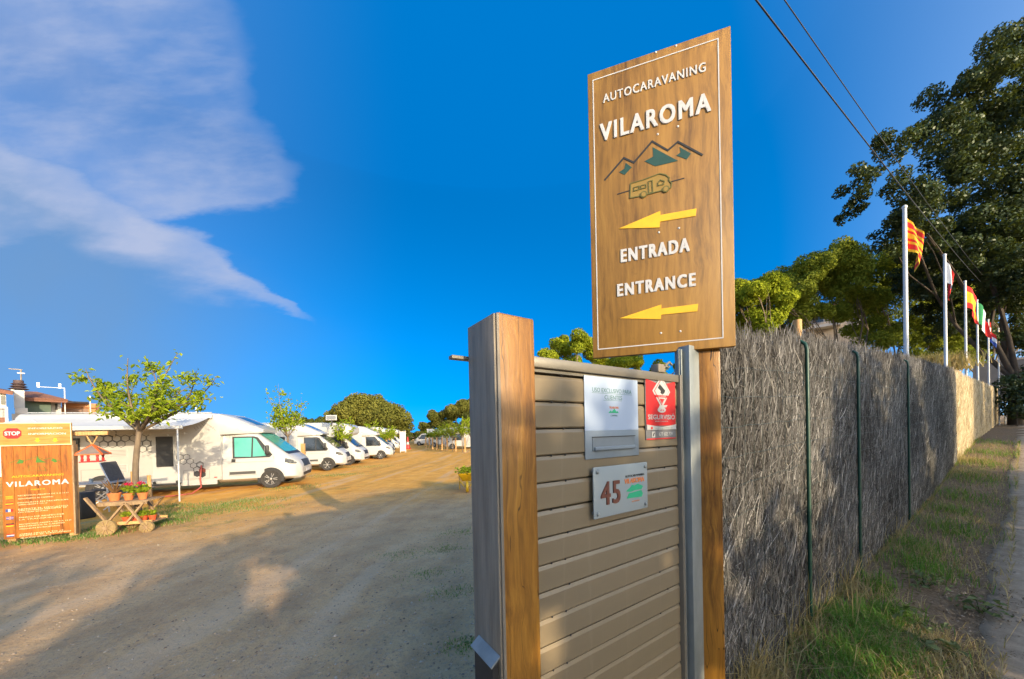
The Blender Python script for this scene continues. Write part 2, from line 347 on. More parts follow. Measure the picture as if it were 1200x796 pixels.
M_bark_dk = paint('dark_bark', (.10, .075, .055), (.05, .04, .03), .95, 6, bmp=.9, stretch=(1, 1, .3))
M_terra = paint('terracotta', (.62, .20, .06), (.50, .15, .045), .8, 12)
M_pole = paint('white_pole_paint', (.68, .68, .66), (.6, .6, .58), .4, 4)
M_cloth_grey = paint('grey_fabric', (.09, .09, .10), (.06, .06, .065), .9, 20)
M_awning = paint('grey_awning_fabric', (.55, .55, .53), (.48, .48, .47), .8, 3)
M_paper = paint('blue_white_paper', (.40, .48, .60), (.37, .45, .57), .35, 2, spec=.5)
M_slot = paint('grey_blue_letter_plate', (.25, .295, .325), (.21, .25, .28), .5, 6, metal=.2)
M_render_w = paint('white_render', (.60, .58, .55), (.52, .50, .47), .9, 3)
M_tile = paint('terracotta_roof', (.24, .105, .065), (.14, .065, .045), .9, 14)
M_leaf_young = leafmat('young_leaf', (.12, .20, .015), (.42, .50, .04), .45)
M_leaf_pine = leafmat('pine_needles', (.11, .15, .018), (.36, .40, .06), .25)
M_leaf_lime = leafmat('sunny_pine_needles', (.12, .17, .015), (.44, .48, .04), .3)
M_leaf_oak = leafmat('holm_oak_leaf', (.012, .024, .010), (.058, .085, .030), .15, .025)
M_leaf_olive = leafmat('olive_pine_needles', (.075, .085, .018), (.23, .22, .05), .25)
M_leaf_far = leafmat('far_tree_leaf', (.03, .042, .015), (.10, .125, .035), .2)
M_grass = leafmat('green_grass', (.06, .19, .035), (.19, .34, .07), .3)
M_straw = leafmat('dry_grass', (.30, .22, .10), (.62, .50, .26), .3)
M_twig = tintmat('heather_twigs', [(0, (.034, .030, .027)), (.35, (.112, .105, .096)), (.7, (.25, .238, .218)), (1, (.54, .51, .46))])
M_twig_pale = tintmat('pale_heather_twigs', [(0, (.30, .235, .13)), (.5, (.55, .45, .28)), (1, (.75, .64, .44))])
M_pebble = tintmat('pebbles', [(0, (.16, .12, .085)), (.6, (.36, .27, .185)), (1, (.55, .44, .32))])
M_litter = tintmat('leaf_litter', [(0, (.07, .045, .025)), (.6, (.22, .145, .075)), (1, (.50, .39, .25))])

# ---------------------------------------------------------------- ground and road
def ground_mat():
    m, t, b = base_mat('earth'); v = ocoord(t); s = nd(t, 'ShaderNodeSeparateXYZ'); t.links.new(v, s.inputs[0])
    X, Y = s.outputs[0], s.outputs[1]
    vv = mth(t, 'ADD', mth(t, 'MULTIPLY', mth(t, 'SUBTRACT', X, G0.x), NF.x), mth(t, 'MULTIPLY', mth(t, 'SUBTRACT', Y, G0.y), NF.y))
    big = nz(t, v, .35, 5, .6); mid = nz(t, v, 2.4, 6, .65); fine = nz(t, v, 26, 5, .75); grit = nz(t, v, 95, 3, .8)
    vo = nd(t, 'ShaderNodeTexVoronoi'); vo.inputs['Scale'].default_value = 46; t.links.new(v, vo.inputs[0])
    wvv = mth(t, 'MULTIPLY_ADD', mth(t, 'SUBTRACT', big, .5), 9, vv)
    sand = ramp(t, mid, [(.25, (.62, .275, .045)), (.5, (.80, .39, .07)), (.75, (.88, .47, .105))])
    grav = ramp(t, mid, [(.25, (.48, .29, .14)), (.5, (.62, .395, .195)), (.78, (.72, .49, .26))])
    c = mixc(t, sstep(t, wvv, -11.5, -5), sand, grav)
    stn = ramp(t, vo.outputs['Color'], [(.2, (.18, .145, .11)), (.6, (.36, .29, .22)), (.95, (.56, .47, .38))])
    c = mixc(t, mth(t, 'MULTIPLY', sstep(t, fine, .45, .66), mth(t, 'MULTIPLY_ADD', sstep(t, wvv, -15, -6), .35, .12)), c, stn)
    c = mixc(t, mth(t, 'MULTIPLY', sstep(t, grit, .56, .74), mth(t, 'MULTIPLY_ADD', sstep(t, wvv, -15, -6), .25, .12)), c, (.13, .095, .065))
    # dead needles and soil on the verge beside the brushwood fence, road side
    verge = mth(t, 'MULTIPLY', sstep(t, mth(t, 'MULTIPLY_ADD', mth(t, 'SUBTRACT', mid, .5), .6, vv), -.35, .0), sstep(t, X, .7, 1.4))
    vc = ramp(t, fine, [(.25, (.10, .07, .042)), (.5, (.22, .155, .095)), (.75, (.34, .26, .17))])
    c = mixc(t, verge, c, vc)
    # thin green growth
    pat = nz(t, v, .9, 6, .7)
    gm = mth(t, 'MULTIPLY', sstep(t, pat, .56, .66), sstep(t, fine, .36, .56))
    where = mth(t, 'MULTIPLY', sstep(t, vv, -7.4, -8.3), sstep(t, vv, -13.5, -11.5)); where = mth(t, 'MULTIPLY', where, sstep(t, X, -4.2, -5.8))
    where = mth(t, 'MAXIMUM', where, mth(t, 'MULTIPLY', sstep(t, X, -1.4, -.5), sstep(t, vv, -9, -6)))
    where = mth(t, 'MAXIMUM', where, mth(t, 'MULTIPLY', verge, .8))
    lane = mth(t, 'MULTIPLY', sstep(t, vv, -14, -17), .4); where = mth(t, 'MAXIMUM', where, lane)
    c = mixc(t, mth(t, 'MULTIPLY', mth(t, 'MULTIPLY', gm, where), .75), c, ramp(t, fine, [(.3, (.10, .125, .03)), (.7, (.24, .26, .075))]))
    # old tyre tracks along the lane
    mp = nd(t, 'ShaderNodeMapping'); mp.inputs['Rotation'].default_value = (0, 0, R(-16)); mp.inputs['Scale'].default_value = (1.5, .10, 1); t.links.new(v, mp.inputs[0])
    tr = nd(t, 'ShaderNodeTexNoise'); tr.inputs['Scale'].default_value = 1.0; tr.inputs['Detail'].default_value = 5; t.links.new(mp.outputs[0], tr.inputs[0])
    tk = mth(t, 'SUBTRACT', 1, verge)
    c = mixc(t, mth(t, 'MULTIPLY', mth(t, 'MULTIPLY', sstep(t, tr.outputs[0], .50, .66), tk), .42), c, mixc(t, .5, c, (.16, .11, .07)))
    c = mixc(t, mth(t, 'MULTIPLY', mth(t, 'MULTIPLY', sstep(t, tr.outputs[0], .46, .34), tk), .35), c, (.66, .50, .33))
    t.links.new(c, b.inputs['Base Color']); b.inputs['Roughness'].default_value = .95; b.inputs['Specular IOR Level'].default_value = .15
    h = mth(t, 'ADD', mth(t, 'MULTIPLY', fine, .6), mth(t, 'ADD', mth(t, 'MULTIPLY', grit, .25), mth(t, 'MULTIPLY', mid, 1.4)))
    bump(t, b, h, .85, .03); return m
def axis_pts(lo, hi, step, far, k=1.35):
    a = list(np.arange(lo, hi + 1e-6, step)); s = step
    x = hi
    while x < far: s *= k; x += s; a.append(x)
    x = lo; s = step; L = []
    while x > -far: s *= k; x -= s; L.append(x)
    return np.array(L[::-1] + a)
def wob(x, y): return .016 * (np.sin(x * 2.3 + np.sin(y * 1.7) * 1.3) * np.sin(y * 1.9 + .6 * x)) + .008 * np.sin(x * 6.1 + 2 * np.sin(y * 3.3)) * np.sin(y * 5.7) + .004 * np.sin(x * 13 + y * 4) * np.sin(y * 17 - x * 5)
ROAD_V0, ROAD_V1 = .74, 5.6
def road_edge(u): return ROAD_V0 + .035 * np.sin(u * .9) + .018 * np.sin(u * 3.1 + 1) + .012 * np.sin(u * 9.3) + .008 * np.sin(u * 23)
gx, gy = axis_pts(-18, 16, .16, 1200), axis_pts(-3, 24, .16, 1500)
XX, YY = np.meshgrid(gx, gy); UU = (XX - G0.x) * FD.x + (YY - G0.y) * FD.y; VV = (XX - G0.x) * NF.x + (YY - G0.y) * NF.y
near = ss(np.hypot(XX, YY), 60, 25)
calm = 1 - ss(VV, .35, .7) * ss(XX, .9, 1.6)
ZZ = gz(XX, YY) + wob(XX, YY) * near * calm
ZZ += .07 * ss(VV, .75, .15) * ss(VV, -.5, .1) * ss(XX, 1.2, 2.2)                  # the verge is banked up against the fence
ZZ -= 0                                   # bed of the road
nx, ny = len(gx), len(gy); ii = (np.arange(ny - 1)[:, None] * nx + np.arange(nx - 1)[None]).ravel()
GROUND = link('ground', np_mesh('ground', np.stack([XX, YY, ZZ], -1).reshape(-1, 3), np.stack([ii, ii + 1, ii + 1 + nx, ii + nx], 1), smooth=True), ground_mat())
tag(GROUND, kind='structure')
def ground_z(x, y):
    u, v = uv(x, y); z = g(x, y) + float(wob(x, y)) * float(ss(math.hypot(x, y), 60, 25))
    return z + .07 * float(ss(v, .75, .15) * ss(v, -.5, .1) * ss(x, 1.2, 2.2))
def ground_z_np(x, y):
    u = (x - G0.x) * FD.x + (y - G0.y) * FD.y; v = (x - G0.x) * NF.x + (y - G0.y) * NF.y
    return gz(x, y) + wob(x, y) * ss(np.hypot(x, y), 60, 25) + .07 * ss(v, .75, .15) * ss(v, -.5, .1) * ss(x, 1.2, 2.2)
m, t, b = base_mat('worn_road'); v = ocoord(t)
f1 = nz(t, v, 1.2, 6, .65); f2 = nz(t, v, 60, 4, .8); f3 = nz(t, v, 8, 5, .7)
c = ramp(t, f1, [(.3, (.50, .375, .245)), (.7, (.64, .495, .34))]); c = mixc(t, mth(t, 'MULTIPLY', sstep(t, f2, .5, .7), .45), c, (.13, .11, .095)); c = mixc(t, mth(t, 'MULTIPLY', sstep(t, f3, .56, .72), .4), c, (.40, .34, .28))
s_ = nd(t, 'ShaderNodeSeparateXYZ'); t.links.new(v, s_.inputs[0])
vr = mth(t, 'ADD', mth(t, 'MULTIPLY', mth(t, 'SUBTRACT', s_.outputs[0], G0.x), NF.x), mth(t, 'MULTIPLY', mth(t, 'SUBTRACT', s_.outputs[1], G0.y), NF.y))
c = mixc(t, mth(t, 'MULTIPLY', sstep(t, mth(t, 'MULTIPLY_ADD', mth(t, 'SUBTRACT', f3, .5), .9, vr), 1.15, .68), .85), c, ramp(t, f2, [(.3, (.16, .115, .07)), (.7, (.34, .255, .165))]))
t.links.new(c, b.inputs['Base Color']); b.inputs['Roughness'].default_value = .92; bump(t, b, mth(t, 'ADD', f2, f3), .5, .012)
us = np.concatenate([np.arange(-40, -2, 1.0), np.arange(-2, 24, .12), np.arange(24, 120, 1.0)]); rows = []
for vi in range(15):
    fr = (vi / 14) ** 2.2; vv_ = (road_edge(us)) * (1 - fr) + ROAD_V1 * fr
    x = G0.x + FD.x * us + NF.x * vv_; y = G0.y + FD.y * us + NF.y * vv_
    z = gz(x, y) + .006 + .03 * math.sin(math.pi * fr) - (.014 if vi in (0, 14) else 0); rows.append(np.stack([x, y, z], -1))
RV = np.array(rows); n_ = len(us); ii = (np.arange(14)[:, None] * n_ + np.arange(n_ - 1)[None]).ravel()
tag(link('road', np_mesh('road', RV.reshape(-1, 3), np.stack([ii, ii + n_, ii + n_ + 1, ii + 1], 1), smooth=True), m), kind='structure')

# ================================================================ the gate, its posts and notices
def gp(px, py, v=0):                                   # photograph pixel -> (u, z) on a plane parallel to the gate
    d = ray(px, py); o = Vector((0, 0, EYE)); p0 = G0 + NF * v; t_ = (p0 - o).dot(NF) / d.dot(NF); q = o + d * t_
    return (q - G0).dot(FD), q.z
GT = thing('sliding_gate', 'taupe gate of horizontal metal slats carrying notices, between the wooden post and steel post', 'gate', (G0.x, G0.y, 0), GATE_ROT)
GU0, GU1 = -.42, .472
TOP = gp(630, 419)[1]
pitch = .0945
sm = MB().prism([(0, 0)] * 0 or [(GU0, 0), (GU1, 0), (GU1, .001), (GU0, .001)], 0, .001)
prof = [(.004, .0), (.0, .004), (.0, .0770), (.0065, .0893), (.030, .0893), (.030, .0)]     # y, z: bright chamfer on top of every slat
_t = M_slat.node_tree; _b = _t.nodes['Principled BSDF']; _l = _b.inputs['Base Color'].links[0].from_socket; _oi = nd(_t, 'ShaderNodeObjectInfo'); _g = nz(_t, ocoord(_t), 3.0, 6, .75, (.6, 1, 5))
_c = mixc(_t, mth(_t, 'MULTIPLY', _oi.outputs['Random'], .22), _l, (.24, .185, .115)); _c = mixc(_t, mth(_t, 'MULTIPLY', sstep(_t, _g, .56, .74), .35), _c, (.20, .155, .10)); _d = nz(_t, ocoord(_t), 2.0, 5, .7, (9, 1, .7)); _c = mixc(_t, mth(_t, 'MULTIPLY', sstep(_t, _d, .54, .72), .30), _c, (.36, .30, .21)); _t.links.new(_c, _b.inputs['Base Color'])
slat = MB().rings([[(GU0, y, z) for y, z in prof], [(GU1, y, z) for y, z in prof]]).mesh('slat', sharp=20)
zs = TOP - .052 - pitch; k = 0
while zs > .04:
    s = link('slat', slat, M_slat, GT); s.location = (0, rnd.uniform(-.0012, .0012), zs + rnd.uniform(-.001, .001)); s.rotation_euler = (rnd.uniform(-.012, .012), rnd.uniform(-.0012, .0012), 0); zs -= pitch
box('top_rail', ((GU0 + GU1) / 2, .012, TOP - .018), (GU1 - GU0, .052, .036), M_slat_edge, GT, .003)
box('rail_lip', ((GU0 + GU1) / 2, .016, TOP - .0435), (GU1 - GU0, .030, .011), M_slat_edge, GT)
box('backing_sheet', ((GU0 + GU1) / 2, .036, (TOP + .02) / 2), (GU1 - GU0, .006, TOP - .08), M_trim, GT)
box('stile', (GU1 + .011, .010, TOP / 2 + .01), (.020, .060, TOP - .02), M_slat_edge, GT, .002)
rv = MB().ball((0, 0, 0), (.004, .003, .004), 8, 5).mesh('rivet', sharp=60)
z_ = TOP - .052 - .0035
for i in range(12):
    for uu in (-.30, -.235, .34) if i % 2 else (-.255, .36):
        r_ = link('rivet', rv, M_trim, GT); r_.location = (uu + .02 * math.sin(i * 3.3), .0035, z_ - i * pitch)
# --- left post: varnished timber in a steel channel
uc, zc = gp(580, 364.5, .04); ur, _ = gp(626, 372, .04)
PT = thing('gate_post', 'thick varnished wooden gate post with grey metal channel along its left side', 'post', (G0.x, G0.y, 0), GATE_ROT)
tim = MB().box(((uc + .006 + ur) / 2, .015, zc / 2 - .05), (ur - uc - .006, .11, zc + .1)).build('timber', M_post, PT, sharp=40, bevel=.007, seg=3)
ch = MB().box((uc - .001, .048, zc / 2 - .052), (.008, .172, zc + .092)); ch.box((uc + .007, -.0415, zc / 2 - .052), (.010, .007, zc + .092)); ch.box((uc + .045, .131, zc / 2 - .052), (.085, .007, zc + .09))
ch.build('channel', M_steel_dull, PT, sharp=40, bevel=.0018)
b1 = MB().box((uc - .015, .16, TOP + .006), (.09, .03, .012)); b1.build('guide_bracket', M_slat_edge, PT, bevel=.002)
hz_ = gp(566, 762, .04)[1] - .085
hd = MB().prism([(uc - .036, hz_ + .012), (uc - .006, hz_ + .034), (uc - .006, hz_ + .041), (uc - .039, hz_ + .017)], -.035, .10); hd.build('sensor_hood', M_steel, PT)
MB().prism([(uc - .030, hz_ - .17), (uc - .006, hz_ - .17), (uc - .006, hz_ + .030), (uc - .030, hz_ + .010)], -.028, .09).build('sensor_box', M_trim, PT, bevel=.003)
# --- right steel post
u0, _ = gp(795, 440, .0); u1, _ = gp(823.5, 440, .0); zt = gp(808, 408, 0)[1]
ST = thing('steel_gate_post', 'galvanised steel channel post standing between the taupe gate and the wooden sign post', 'post', (G0.x, G0.y, 0), GATE_ROT)
u0 += .004
c_ = MB().box(((u0 + .028 + u1) / 2, .0, zt / 2 - .05), (u1 - u0 - .028, .075, zt + .1)); c_.build('channel', M_steel, ST, bevel=.003, sharp=40)
MB().box((u0 + .0135, .004, zt / 2 - .055), (.026, .012, zt + .08)).build('flange', M_steel, ST, bevel=.002, sharp=40)
MB().box((u0 + .0105, -.006, zt / 2 - .055), (.012, .008, zt + .075)).build('lip', M_steel, ST, bevel=.002)
for zz in (1.30, .86): MB().cyl((u0 + .013, -.003, zz), (u0 + .013, -.009, zz), .006, n=10).build('bolt', M_trim, ST)
ut, zt2 = gp(776, 426, .02)
LT = thing('gate_latch', 'small grey metal latch bracket on top of the gate beneath the brown sign', 'latch', (G0.x, G0.y, 0), GATE_ROT)
MB().box((ut, .0, TOP + .0195), (.055, .04, .038)).build('catch_body', M_steel_dull, LT, bevel=.004, sharp=40)
MB().box((ut + .05, .002, TOP + .034), (.06, .022, .010)).build('catch_plate', M_steel, LT, bevel=.002)
MB().tube([(ut + .02, -.02, TOP + .032), (ut + .05, -.024, TOP + .05), (ut + .075, -.02, TOP + .04)], .005, 8).build('catch_hook', M_steel_dull, LT, sharp=60)
# --- notices
def notice(name, label, cat): return thing(name, label, cat, (G0.x, G0.y, 0), GATE_ROT)
def quad(px, v=0): return [gp(x, y, v) for x, y in px]
x0, x1 = -.148, .1718; z0, z1 = 1.648, 1.857
PA = notice('paper_notice', 'pale blue laminated paper notice with green writing taped above the letter plate', 'notice')
MB().box(((x0 + x1) / 2, -.003, (z0 + z1) / 2), (x1 - x0, .002, z1 - z0)).build('sheet', M_paper, PA)
M_gink = paint('grey_green_ink', (.10, .22, .17), (.08, .18, .14), .6)
xm = (x0 + x1) / 2
text('USO EXCLUSIVO PARA', xm, 1.805, .235, .017, -.0042, M_gink, PA, ext=.0004); text('CLIENTES', xm + .004, 1.778, .105, .017, -.0042, M_gink, PA, ext=.0004)
for zz, w in ((1.793, .24), (1.766, .11)): MB().box((xm, -.0043, zz), (w, .0006, .0012)).build('underline', M_gink, PA)
M_orange = paint('orange_ink', (.75, .22, .05), (.7, .2, .05), .6); M_green = paint('bright_green_ink', (.03, .42, .20), (.03, .36, .17), .6)
text('VILAROMA', xm + .006, 1.738, .055, .009, -.0042, M_orange, PA, ext=.0004, off=.02)
for dx, s_ in ((-.016, .012), (.006, .02), (.024, .01)): plate('emblem', [(xm + dx - s_, 1.716), (xm + dx + s_, 1.716), (xm + dx + .002, 1.716 + s_ * .9)], -.0041, .0005, M_green if dx else M_black, PA)
text('CAMPING', xm + .006, 1.706, .042, .006, -.0042, M_gink, PA, ext=.0004)
LP = notice('letter_plate', 'grey letter plate with a flap slot under the paper notice', 'letter plate')
MB().box((.011, -.003, 1.593), (.322, .006, .111)).build('plate', M_slot, LP, bevel=.003, sharp=40)
MB().box((.013, -.0075, 1.596), (.252, .003, .054)).build('slot', paint('slot_grey', (.22, .25, .265)), LP)
MB().prism([(-.108, 1.570), (.136, 1.570), (.136, 1.584), (-.108, 1.584)], -.019, -.009).build('flap', M_slot, LP, bevel=.003)
MB().box((.013, -.0095, 1.622), (.256, .004, .003)).build('hinge_line', M_trim, LP)
CC = notice('surveillance_sign', 'red video surveillance sign with white diamond near the steel post', 'sign')
cx0, cx1, cz0, cz1 = .222, .452, 1.600, 1.895
MB().box(((cx0 + cx1) / 2, -.004, (cz0 + cz1) / 2), (cx1 - cx0, .004, cz1 - cz0)).build('backing', paint('sign_grey', (.16, .16, .165)), CC, bevel=.001)
cm = (cx0 + cx1) / 2
MB().prism([(cx0 + .003, 1.663), (cx1 - .003, 1.663), (cx1 - .003, 1.868), (cm, 1.846), (cx0 + .003, 1.868)], -.008, -.0062).build('red_panel', M_red, CC)
dm = lambda s: [(cm, 1.818 - s * 1.14), (cm + s, 1.818), (cm, 1.818 + s * 1.05), (cm - s, 1.818)]
plate('diamond', dm(.068), -.0085, .0012, M_white, CC)
plate('diamond_line', dm(.056), -.0099, .0006, M_red, CC); plate('diamond_face', dm(.0525), -.0107, .0006, M_white, CC)
plate('camera_mark', [(cm - .030, 1.832), (cm + .014, 1.806), (cm + .026, 1.822), (cm - .016, 1.850)], -.0115, .0006, M_black, CC)
plate('camera_mark', [(cm - .012, 1.812), (cm + .004, 1.802), (cm + .010, 1.812), (cm - .004, 1.822)], -.0115, .0005, M_black, CC)
plate('word_band', [(cm - .046, 1.790), (cm + .046, 1.790), (cm + .052, 1.800), (cm - .052, 1.800)], -.0115, .0006, M_red, CC)
text('ALARMA', cm, 1.795, .06, .006, -.0122, M_white, CC, ext=.0003)
plate('triangle_mark', [(cm, 1.762), (cm + .018, 1.784), (cm - .018, 1.784)], -.0115, .0006, M_red, CC)
MB().prism([(cm + math.cos(a) * .032, 1.734 + math.sin(a) * .013) for a in [i * math.pi / 8 for i in range(16)]], -.0095, -.0087).build('eagle_mark', M_white, CC)
plate('eagle_mark', [(cm - .024, 1.742), (cm + .036, 1.746), (cm + .046, 1.757), (cm - .014, 1.754)], -.0086, .0012, M_white, CC)
plate('eagle_eye', [(cm - .012, 1.729), (cm - .001, 1.731), (cm - .004, 1.738)], -.0096, .0005, M_red, CC); plate('eagle_eye', [(cm + .006, 1.731), (cm + .016, 1.729), (cm + .010, 1.738)], -.0096, .0005, M_red, CC)
text('SEGURVISIÓ', cm, 1.704, .205, .026, -.0086, M_white, CC, ext=.0006, off=.03)
text('SISTEMES DE SEGURETAT', cm, 1.682, .10, .005, -.0086, M_white, CC, ext=.0004)
MB().prism([(cx0 + .003, 1.645), (cx1 - .003, 1.645), (cx1 - .003, 1.668), (cm, 1.656), (cx0 + .003, 1.668)], -.0104, -.0088).build('white_band', M_white, CC)
text('www.segurvisio.cat', cm + .01, 1.6515, .14, .006, -.0108, M_gink, CC, ext=.0004); plate('red_dot', [(cx0 + .03, 1.648), (cx0 + .042, 1.648), (cx0 + .042, 1.658), (cx0 + .03, 1.658)], -.0106, .0005, M_red, CC)
MB().box((cx0 + .052, -.0075, 1.624), (.022, .002, .026)).build('phone_box', M_white, CC); MB().box((cx0 + .052, -.0090, 1.624), (.006, .0006, .018), Matrix.Rotation(.6, 3, 'Y')).build('phone_mark', M_black, CC)
text('677 602 709', cm + .032, 1.624, .105, .016, -.0066, M_white, CC, ext=.0005, off=.02)
MB().box((cm, -.0068, 1.604), (cx1 - cx0 - .006, .0012, .005)).build('red_edge', M_red, CC)
NP = notice('number_plate', 'frosted acrylic plate with brown number 45 screwed to the gate slats', 'number plate')
m_ac, t_, b_ = base_mat('frosted_acrylic'); b_.inputs['Base Color'].default_value = (.42, .47, .47, 1); b_.inputs['Roughness'].default_value = .22; b_.inputs['Transmission Weight'].default_value = .25; b_.inputs['Coat Weight'].default_value = .3
nx0, nx1, nz0, nz1 = -.128, .202, 1.312, 1.508
MB().box(((nx0 + nx1) / 2, -.020, (nz0 + nz1) / 2), (nx1 - nx0, .006, nz1 - nz0)).build('plate', m_ac, NP, bevel=.002, sharp=40)
for x in (nx0 + .02, nx1 - .017):
    for z in (nz0 + .018, nz1 - .018):
        MB().cyl((x, 0, z), (x, -.027, z), .0075, n=12).ball((x, -.027, z), (.0075, .003, .0075), 12, 6).build('standoff', M_steel, NP, sharp=40)
M_brown = paint('brown_number', (.13, .04, .025), (.17, .06, .035), .55, 40)
text('45', nx0 + .092, 1.404, .108, .088, -.0232, M_brown, NP, ext=.004, off=.03, spacing=1.12)
text('AUTOCARAVANING', nx0 + .245, 1.458, .125, .009, -.0232, M_black, NP, ext=.0006, off=.02); text('VILAROMA', nx0 + .242, 1.438, .128, .020, -.0232, M_orange, NP, ext=.001, off=.04)
plate('emblem', [(nx0 + .185, 1.398), (nx0 + .215, 1.392), (nx0 + .245, 1.396), (nx0 + .285, 1.396), (nx0 + .298, 1.408), (nx0 + .262, 1.422), (nx0 + .240, 1.416), (nx0 + .225, 1.421), (nx0 + .212, 1.411)], -.0231, .0012, M_green, NP)
plate('emblem', [(nx0 + .19, 1.368), (nx0 + .288, 1.364), (nx0 + .295, 1.378), (nx0 + .285, 1.392), (nx0 + .205, 1.388)], -.0231, .0012, M_green, NP)
text('ENTRADA', nx0 + .248, 1.352, .05, .006, -.0232, M_orange, NP, ext=.0006)

# ================================================================ entrance sign on its timber post
SA = R(-18.25); sbl = atY(695, 420, 1.803)
SX = Vector((math.cos(SA), math.sin(SA), 0)); SNN = Vector((math.sin(SA), -math.cos(SA), 0))
def sp(px, py):
    d = ray(px, py); o = Vector((0, 0, EYE)); q = o + d * ((sbl - o).dot(SNN) / d.dot(SNN)); return (q - sbl).dot(SX), q.z
c1 = lambda x, y: sp(680 + x / 3.979, 30 + y / 3.979)
c2 = lambda x, y: sp(680 + x / 3.79, 220 + y / 3.79)
SG = thing('entrance_sign', 'tall brown wooden entrance sign with white lettering and yellow arrows above the gate', 'sign', (sbl.x, sbl.y, 0), SA)
SW, SZ0, SZ1 = .652, 2.028, 3.511
MB().box((SW / 2, .016, (SZ0 + SZ1) / 2), (SW, .032, SZ1 - SZ0)).build('board', M_sign, SG, bevel=.003, sharp=40)
bl, br, tl, tr = c2(82, 720), c2(634, 665), c1(57, 262), c1(642, 58)
bx0, bx1, bz0, bz1 = (bl[0] + tl[0]) / 2, (br[0] + tr[0]) / 2, (bl[1] + br[1]) / 2, (tl[1] + tr[1]) / 2
for c, d in ((((bx0 + bx1) / 2, bz0), (bx1 - bx0 + .005, .005)), (((bx0 + bx1) / 2, bz1), (bx1 - bx0 + .005, .005)), ((bx0, (bz0 + bz1) / 2), (.005, bz1 - bz0 - .005)), ((bx1, (bz0 + bz1) / 2), (.005, bz1 - bz0 - .005))):
    MB().box((c[0], -.0008, c[1]), (d[0], .002, d[1])).build('border_line', M_letter, SG)
def fit(s, BL, BR, TL, off, ext=.004, sp_=1.0):
    x0, x1 = min(BL[0], TL[0]), BR[0]; zb = (BL[1] + BR[1]) / 2; h = TL[1] - BL[1]
    text(s, (x0 + x1) / 2, zb + h / 2, x1 - x0, h, 0, M_letter, SG, ext=ext, off=off, spacing=sp_)
fit('AUTOCARAVANING', c1(107, 361), c1(584, 218), c1(110, 321), .025, .003, 1.15)
fit('VILAROMA', c1(95, 545), c1(606, 399), c1(95, 466), .04, .005, 1.2)
fit('ENTRADA', c2(183, 331), c2(483, 283), c2(182, 277), .06, .004, 1.25)
fit('ENTRANCE', c2(168, 483), c2(510, 437), c2(166, 431), .06, .004, 1.25)
def stroke(name, pts, w, mat, parent, y=-.0005, th=.0022):
    mb = MB()
    for i in range(len(pts) - 1):
        (ax, az), (bx, bz) = pts[i], pts[i + 1]; L = math.hypot(bx - ax, bz - az)
        a = math.atan2(bz - az, bx - ax); M = Matrix.Rotation(-a, 3, 'Y'); mb.box(((ax + bx) / 2, y - .0003 * (i % 3), (az + bz) / 2), (L + w * .8, th, w), M)
    return mb.build(name, mat, parent)
stroke('mountain_outline', [c1(*p) for p in ((115, 720), (203, 618), (250, 640), (335, 541), (408, 583), (455, 543), (568, 604))], .0085, M_black, SG)
for pl in (((212, 641), (240, 662), (207, 697), (181, 685), (206, 668)), ((337, 568), (456, 632), (350, 657), (299, 634), (340, 612)), ((463, 567), (516, 598), (497, 625), (448, 607), (468, 592))):
    plate('mountain_facet', [c1(*p) for p in pl][::-1], .0006, .002, M_green_ink, SG)
cv = [(235, 738), (290, 722), (370, 692), (398, 698), (415, 712), (413, 722), (426, 738), (422, 758), (405, 764), (300, 792), (232, 806), (235, 738)]
plate('camper_shape', [c1(*p) for p in cv[:-1]][::-1], .0006, .0014, paint('pale_camper_ink', (.30, .19, .035), (.26, .16, .03), .6), SG)
stroke('camper_outline', [c1(*p) for p in cv], .005, M_olive_ink, SG, -.002)
for q in (((250, 757), (274, 750), (274, 766), (250, 773), (250, 757)), ((283, 748), (306, 742), (306, 757), (283, 763), (283, 748)), ((318, 730), (336, 724), (338, 778), (320, 784), (318, 730)), ((362, 736), (372, 722), (392, 728), (388, 742), (362, 748), (362, 736))):
    stroke('camper_window', [c1(*p) for p in q], .0042, M_olive_ink, SG, -.0022)
for wx, wy in ((295, 790), (398, 765)):
    x, z = c1(wx, wy); MB().lathe([(.016, -.005), (.016, 0)], (x, 0, z), 'Y', 14).build('camper_wheel', M_olive_ink, SG); MB().lathe([(.0105, -.0062), (.0105, -.004)], (x, 0, z), 'Y', 12).build('camper_hub', MATS['pale_camper_ink'], SG)
stroke('ground_line', [c1(174, 787), c1(232, 770)], .005, M_black, SG); stroke('ground_line', [c1(426, 728), c1(483, 713)], .005, M_black, SG)
for ar in (((172, 183), (352, 178), (354, 152), (512, 127), (516, 94), (356, 123), (355, 105)), ((175, 581), (358, 585), (359, 565), (520, 550), (523, 517), (360, 538), (360, 520))):
    P_ = [c2(*p) for p in ar]; plate('arrow', P_, .0006, .0036, M_yellow, SG)
for p in (c1(352, 125), c1(446, 95), c1(361, 507), c1(455, 471), c2(349, 199), c2(438, 180), c2(358, 646), c2(444, 638)):
    MB().ball((p[0], 0, p[1]), (.0055, .003, .0055), 10, 6).build('screw', M_letter, SG, sharp=60)
WP = thing('sign_post', 'varnished wooden post holding the tall brown sign beside the brushwood fence', 'post', (sbl.x, sbl.y, 0), SA)
pxl, pxr = sp(823, 600)[0], sp(846, 600)[0]
MB().box(((pxl + pxr) / 2 + .006, .033 + .0525, 3.3 / 2), (pxr - pxl + .012, .105, 3.3)).build('timber', M_post, WP, bevel=.006, sharp=40)

